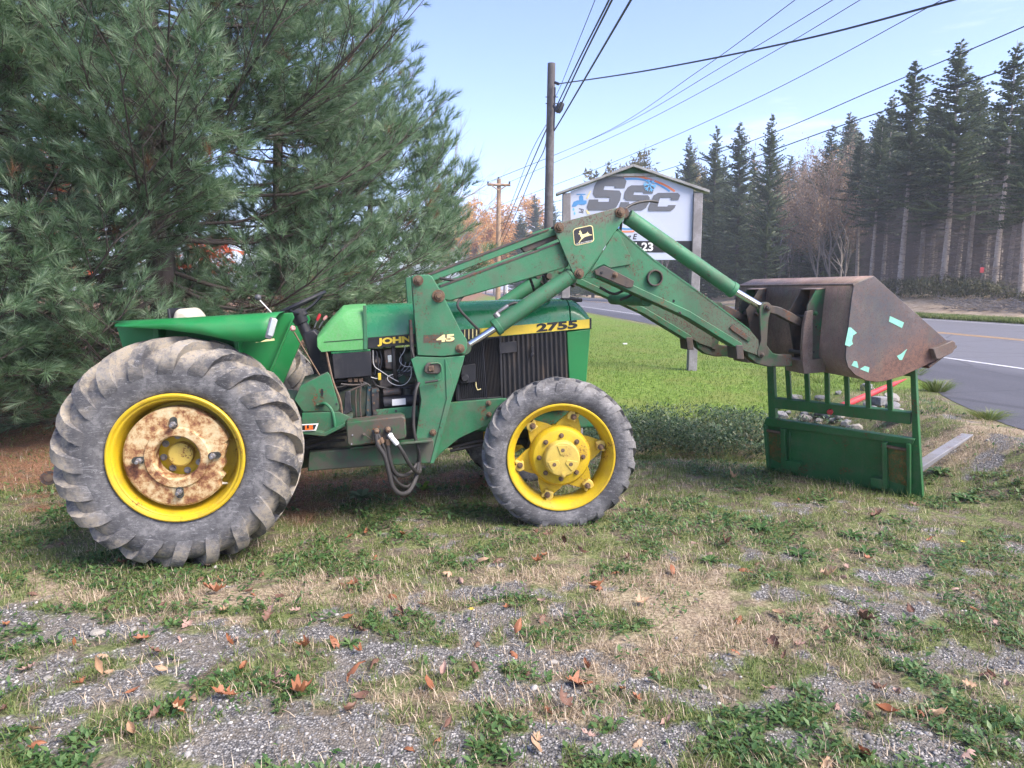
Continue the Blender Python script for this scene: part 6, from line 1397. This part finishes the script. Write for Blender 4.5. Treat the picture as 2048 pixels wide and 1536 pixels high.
    o = link_mesh('crown', np_mesh('crown', V, Fa, M['pine_needle'], np.where(np.repeat(br, len(TUFT_V)) > .97, .99, np.clip(np.repeat(br, len(TUFT_V)) + np.tile(np.repeat(np.random.default_rng(2).uniform(-.32, .32, NN), 3), n), 0, .96))), root); o['kind'] = 'stuff'
    return n
def clear_tractor(x, y, z):
    lx = (x - ORG.x) * UX.x + (y - ORG.y) * UX.y; ly = (x - ORG.x) * UY.x + (y - ORG.y) * UY.y
    return ~((lx > -1.05) & (lx < 3.4) & (ly < 1.35)) & (y > 5.0)
cnt = 0
cnt += pine(335, 9.6, 14, 3.65, 1, 'tall white pine with a dark forked trunk behind the big tractor wheel', 6.6, 1.1, .5, 6, clear_tractor)
cnt += pine(575, 12.6, 9.0, 2.35, 2, 'bushy white pine behind the tractor hood', 7.0, 1.0, .5, 6, clear_tractor, 1.15)
cnt += pine(750, 14.5, 6.3, 2.2, 3, 'smaller white pine at the right end of the pine row', 7.2, 1.1, .3, 7, clear_tractor, 1.3)
cnt += pine(-60, 8.4, 10, 3.0, 4, 'near white pine at the left edge with long pale needles', 5.6, .9, .5, 6, clear_tractor)
cnt += pine(60, 13.5, 11, 3.4, 6, 'shadowed pine farther back behind the left edge pines', 6.4, .5, .4, 5, clear_tractor, 1.4)

# ---- spruces, two builds shared by many trees
def spruce_meshes(h, r0, crown_from, seed, dead=True):
    r = np.random.default_rng(seed); V, rn = [], []
    zz = np.linspace(0, h, 9); TV, TF = tubes_np([(np.stack([.04 * np.sin(zz * .5 + seed), .04 * np.cos(zz * .4), zz], -1), .21 * (h / 17) * (1 - zz / h) + .012)], 7)
    tr = np_mesh('trunk', TV, TF, M['bark_tan' if dead else 'bark_dark'], smooth=True)
    z = crown_from * h
    while z < h - .1:
        f_ = (h - z) / (h * (1 - crown_from)); L0 = (r0 * min(1, f_ ** .8 * 1.05) * (1 if f_ < .8 else .85) + .08) * r.uniform(.72, 1.15); lop = r.random() * 6.283
        for k in range(8 if f_ > .1 else 4):
            az = r.random() * 6.283; L_ = L0 * r.uniform(.5, 1.2) * (1 + .28 * math.cos(az - lop)); d = np.array([math.cos(az), math.sin(az), 0]); sd = np.array([-d[1], d[0], 0]); el = r.uniform(-.42, -.05) + .5 * (1 - f_); n_ = max(3, int(L_ / .2))
            b0 = np.array([0, 0, z + r.uniform(-.15, .15)]); sh = r.random()
            for i in range(n_):
                u = (i + .6) / n_; p = b0 + d * L_ * u + np.array([0, 0, L_ * (el * u + .22 * u * u)])
                for s in (-1, 1):
                    l2 = (.16 + .36 * (1 - u)) * r.uniform(.6, 1.2) * min(1, L_); e = p + d * l2 * .7 + sd * s * l2 + np.array([0, 0, r.uniform(-.30, .04) * l2]); w_ = d * .07 + np.array([0, 0, .05])
                    V += [p - w_, p + w_, e]; rn += [np.clip(sh * .5 + .5 * r.random(), 0, 1)] * 3
                e = p + d * .22 + np.array([0, 0, -.05]); V += [p + sd * .06, p - sd * .06 + np.array([0, 0, -.16]), e]; rn += [r.random()] * 3
        z += .30 if f_ > .3 else .24
    V = np.array(V); cm = np_mesh('crown', V, np.arange(len(V)).reshape(-1, 3), M['spruce_needle'], rn)
    dm = None
    if dead:
        P = []
        for k in range(560):
            z = r.uniform(.04, crown_from + .12) * h; az = r.random() * 6.283; L_ = r.uniform(.6, 2.3); d = np.array([math.cos(az), math.sin(az), r.uniform(-.35, .1)]); b0 = np.array([0, 0, z]); w_ = np.array([0, 0, .013])
            P += [b0 - w_, b0 + w_, b0 + d * L_]
            for j in range(3):
                u = r.uniform(.3, .95); q = b0 + d * L_ * u; s_ = np.array([-d[1], d[0], r.uniform(-.6, .3)]) * r.choice([-1, 1]); P += [q - w_ * .7, q + w_ * .7, q + (s_ + d * .6) * r.uniform(.2, .5)]
        P = np.array(P); dm = np_mesh('dead_branches', P, np.arange(len(P)).reshape(-1, 3), M['dead_twig'])
    return tr, cm, dm
SPB = [spruce_meshes(17, (2.5, 3.1, 2.2, 2.8)[i], (.42, .33, .50, .38)[i], 20 + i, True) for i in range(4)]; SPD = [spruce_meshes(19, (3.6, 3.0, 4.1, 3.4)[i], .04, 30 + i, False) for i in range(4)]
def put_tree(name, meshes, base_h, px, top, t, label, group, cat, wide=1.0, D=None):
    k = (px - 1024) / 1433.0
    if D is None: D = t / (k + .066)
    x = k * D; z0 = float(terrain(x, D)); h = at_depth(px, top, D).z - z0; s = h / base_h
    ro = empty(name, (x, D, z0 - .1), random.uniform(0, 6.28)); wv = wide * random.uniform(.85, 1.2); ro.scale = (s * wv, s * wv, s); ro.rotation_euler[0] = random.uniform(-.02, .02); ro.rotation_euler[1] = random.uniform(-.025, .025); tag(ro, label, cat, group)
    for nm, q in zip(('trunk', 'crown', 'dead_branches'), meshes):
        if q is not None: link_mesh(nm, q, ro)
    return ro
GW = 'trees of the wood across the road'
for i, (px, top, t, lb) in enumerate([(1800, 118, 31, 'tall spruce with a bare trunk, first of the high spruces right of the bucket'), (1886, 78, 32, 'tallest spruce of the wood, its spire standing above its neighbours'), (1990, 78, 31, 'high bare-trunked spruce near the right border with a red tag on it'), (2040, 150, 30, 'bare-trunked spruce cut by the right border'), (1740, 226, 33, 'shorter bare-trunked spruce at the left end of the high spruces'),
        (1838, 175, 36, 'slim spruce between the two highest spires'), (1935, 165, 35, 'slim spruce between the tallest spire and the tagged spruce')]):
    put_tree('spruce_tree', SPB[i % 4], 17, px, top, t, lb, GW, 'spruce')
for i, (px, top, t) in enumerate([(1765, 185, 37), (1712, 260, 36), (1860, 205, 39), (1912, 150, 38), (1965, 190, 38), (2015, 170, 37), (2075, 120, 33), (2110, 160, 36), (1690, 300, 40)]):
    put_tree('spruce_tree', SPB[(i + 1) % 4], 17, px, top, t, 'slender bare-trunked spruce standing inside the dark wood', GW, 'spruce')
rr_ = random.Random(4)
for i in range(50): put_tree('spruce_tree', SPB[i % 4], 17, rr_.uniform(1660, 2120), rr_.uniform(215, 330), rr_.uniform(42, 72), 'slender bare-trunked spruce standing inside the dark wood', GW, 'spruce', 1.1)
for i in range(12): put_tree('spruce_tree', SPB[i % 4], 17, 2130 + i * 32, rr_.uniform(60, 170), rr_.uniform(31, 44), 'slender bare-trunked spruce standing inside the dark wood', GW, 'spruce')
for i, (px, top, t, lb) in enumerate([(1530, 222, 27, 'pointed dense spruce, tallest of the group right of the sign'), (1474, 240, 28, 'dense spruce just left of the tallest beside the sign'), (1420, 250, 27, 'dense spruce above the right eave of the sign'), (1376, 265, 26, 'dense spruce over the right half of the sign roof'), (1640, 246, 36, 'narrow spruce spire among the bare brown trees'), (1186, 336, 23, 'small far spruce peeping over the left slope of the sign roof')]):
    put_tree('spruce_tree', SPD[i % 4], 19, px, top, t, lb, GW, 'spruce', .95)
for i, (px, top, t) in enumerate([(1500, 300, 31), (1445, 305, 32), (1350, 330, 30), (1400, 330, 33), (1550, 330, 34), (1300, 370, 30), (1690, 330, 38), (1600, 360, 42), (1660, 370, 44)]):
    put_tree('spruce_tree', SPD[(i + 1) % 4], 19, px, top, t, 'dense dark spruce filling the wood behind the sign', GW, 'spruce', .95)
for i in range(13): put_tree('spruce_tree', SPD[i % 4], 19, 1035 + i * 17 + rr_.uniform(-5, 5), rr_.uniform(385, 432) + (10 if i % 2 else -4), 0, 'far dark spruce in the row beyond the loader', GW, 'spruce', 1.1, D=rr_.uniform(140, 190))
for i in range(30): put_tree('spruce_tree', SPD[i % 4], 19, 1335 + i * 13.5 + rr_.uniform(-6, 6), rr_.uniform(300, 385), rr_.uniform(40, 62), 'dense dark spruce filling the wood behind the sign', GW, 'spruce', 1.15)
for i in range(22): put_tree('spruce_tree', SPD[i % 4], 19, 1690 + i * 21 + rr_.uniform(-8, 8), rr_.uniform(230, 340), rr_.uniform(74, 95), 'dense dark spruce deep in the wood at the right', GW, 'spruce', 1.25)
# ---- leafless and autumn trees, and far ones tinted with sunset light
def broadleaf(h, seed, leaves, lmat, up=.85, lsize=.18, depth=5, bmat='bark_grey'):
    r = np.random.default_rng(seed); paths, tips = [], []
    def grow(p, d, L_, rad, lev):
        n_ = 3; pts = [p]; q = p
        for i in range(n_): d2 = d + r.normal(size=3) * .10; d2[2] += .06 * up; d2 /= np.linalg.norm(d2); q = q + d2 * L_ / n_; pts.append(q); d = d2
        paths.append((np.array(pts), np.linspace(rad, rad * .62, n_ + 1)))
        if lev >= 2: tips.extend(pts[1:])
        if lev < depth:
            for k in range(3 if lev else 5):
                a = r.random() * 6.283; th = r.uniform(.25, .75) * (1.15 - .4 * up); x = np.cross(d, [.3, .1, 1.]); x /= np.linalg.norm(x); y = np.cross(d, x); nd = d * math.cos(th) + (x * math.cos(a) + y * math.sin(a)) * math.sin(th)
                grow(pts[1 + (k % 3)] if lev else pts[r.integers(1, 4)], nd, L_ * r.uniform(.55, .8), rad * .55, lev + 1)
    grow(np.zeros(3), np.array([0, 0, 1.]), h * .42, h * .012, 0)
    V, Fa = tubes_np(paths, 3); zmax = V[:, 2].max(); V *= h / zmax; tr = np_mesh('trunk', V, Fa, M[bmat]); cm = None
    if leaves:
        tips = np.array(tips) * (h / zmax); pk = r.integers(0, len(tips), leaves); P = tips[pk] + r.normal(size=(leaves, 3)) * h * .018; s = lsize * (.5 + r.random(leaves)); A_ = r.normal(size=(leaves, 3)); B_ = r.normal(size=(leaves, 3)); V = np.stack([P, P + A_ * s[:, None] * .5, P + B_ * s[:, None] * .5], 1).reshape(-1, 3)
        cm = np_mesh('crown', V, np.arange(leaves * 3).reshape(-1, 3), M[lmat], np.repeat(r.random(leaves), 3))
    return tr, cm, None
BR = [broadleaf(16, 40 + i, 3600, 'leaf_russet', 1.0, .18) for i in range(2)]; BO = [broadleaf(18, 50 + i, 9000, 'leaf_sunset_lit', .8, .40) for i in range(2)]; BL = [broadleaf(18, 60 + i, 16000, 'leaf_olive', .6, .42) for i in range(2)]
for i, (px, top) in enumerate([(1560, 290), (1580, 255), (1600, 262), (1618, 270), (1655, 262), (1675, 255), (1700, 250), (1590, 300), (1630, 300), (1685, 290)]): put_tree('brown_tree', BR[i % 2], 16, px, top, 33 + i % 4 * 3, '%s thin brown-leaved tree counted from the sign rightwards' % ('first second fourth fifth seventh eighth tenth third sixth ninth'.split()[i]), GW, 'tree', .9)
for i, (px, top, D) in enumerate([(938, 402, 170), (955, 398, 185), (972, 408, 175), (988, 402, 190), (1008, 405, 200), (1065, 392, 210), (924, 415, 180), (1040, 398, 215)]): put_tree('sunset_tinted_tree', BO[i % 2], 18, px, top, 0, 'far tree at the end of the road, sunset light painted orange-gold into its leaves', 'sunset-tinted trees at the end of the road', 'tree', 1.0, D)
put_tree('leafy_tree', BL[0], 18, 1265, 300, 24, 'olive-leaved round tree behind the peak of the sign roof', GW, 'tree', .9); put_tree('leafy_tree', BL[1], 18, 1325, 294, 24, 'narrow olive-leaved tree right of the sign peak', GW, 'tree', .7)
BB = broadleaf(11, 71, 0, None, .7, depth=5, bmat='bark_grey'); put_tree('bare_tree', BB, 11, 876, 225, 0, 'bare leafless tree showing beyond the right end of the pines', None, 'tree', .9, 38)
MR = broadleaf(8, 72, 4200, 'leaf_red', .5, .22); put_tree('red_maple', MR, 8, 250, 225, 0, 'red-leaved tree glimpsed through the pine branches', None, 'tree', 1.1, 24)
# tagged trunk
q = at_depth(1964, 540, 41.8); MB().box((0, 0, 0), (.22, .03, .30)).build('red_tag', M['tag_red'], None, .005, (q.x, 41.8, q.z)); tag(bpy.data.objects['red_tag'], 'small red notice fixed to a spruce trunk', 'notice')
# brush along the far bank
n = 16000; u = RNG.random(n); pxs = 1560 + 560 * RNG.random(n); t = 29.5 + 3.5 * RNG.random(n); Dd = t / ((pxs - 1024) / 1433 + .066); x = (pxs - 1024) / 1433 * Dd
hh = (.5 + 1.0 * fbm(x * .5, Dd * .5, 3, 6)) * RNG.random(n) ** .6 * (1 - .55 * smooth01(1960, 2060, pxs)); P = np.stack([x, Dd, terrain(x, Dd) + hh], -1); s = .08 + .11 * RNG.random(n)
V, Fa = scatter(WL_V, WL_F, P, rotz(RNG.random(n) * 6.283) @ rotx(RNG.random(n) * 2 - .6), np.stack([s * .7, s * 1.6, s], -1)); leafmat('brush_leaf', [(0, (.055, .065, .03)), (.6, (.12, .13, .07)), (1, (.24, .22, .13))])
o = link_mesh('brush', np_mesh('brush', V, Fa, M['brush_leaf'], np.repeat(RNG.random(n), 5))); tag(o, 'low olive brush along the edge of the wood', 'brush', kind='stuff')
# verge grass across the road and cut sticks on the bank
n = 30000; t = 22.2 + 1.5 * RNG.random(n); pxs = 1780 + 330 * RNG.random(n); Dd = t / ((pxs - 1024) / 1433 + .066); x = (pxs - 1024) / 1433 * Dd; o = link_mesh('verge_grass', blades(x, Dd, .10 + .18 * RNG.random(n), .02 + .015 * RNG.random(n), 'verge_grass', M['grass_green'], .7)); tag(o, 'green verge grass on the far side of the road', 'verge', kind='stuff')
n = 420; pxs = 1890 + 190 * RNG.random(n); t = 26.5 + 2.5 * RNG.random(n); Dd = t / ((pxs - 1024) / 1433 + .066); x = (pxs - 1024) / 1433 * Dd; z = terrain(x, Dd); paths = []
for i in range(n):
    a = random.uniform(0, 6.28); l = random.uniform(.3, 1.1); d = np.array([math.cos(a), math.sin(a), random.uniform(-.1, .45)]) * l; b0 = np.array([x[i], Dd[i], z[i] + random.uniform(.0, .25)]); paths.append((np.stack([b0, b0 + d]), [.02, .012]))
V, Fa = tubes_np(paths, 3); o = link_mesh('brush_pile', np_mesh('brush_pile', V, Fa, M['bark_grey'])); tag(o, 'heap of cut sticks on the bank at the right border', 'brush pile', kind='stuff')

# ------------------------------------------------------------------ evening air
m = bpy.data.materials.new('haze'); m.use_nodes = True; nt = m.node_tree; nt.nodes.clear()
pv = nt.nodes.new('ShaderNodeVolumePrincipled'); pv.inputs['Color'].default_value = (.86, .91, 1, 1); pv.inputs['Density'].default_value = .0010; pv.inputs['Anisotropy'].default_value = .2
ou = nt.nodes.new('ShaderNodeOutputMaterial'); nt.links.new(pv.outputs[0], ou.inputs['Volume'])
mb = MB(); mb.box((0, 0, 0), (1700, 1700, 36)); o = mb.build('haze', m, None, 0, (0, 700, 15)); tag(o, 'thin pale blue evening haze', 'haze', kind='stuff')
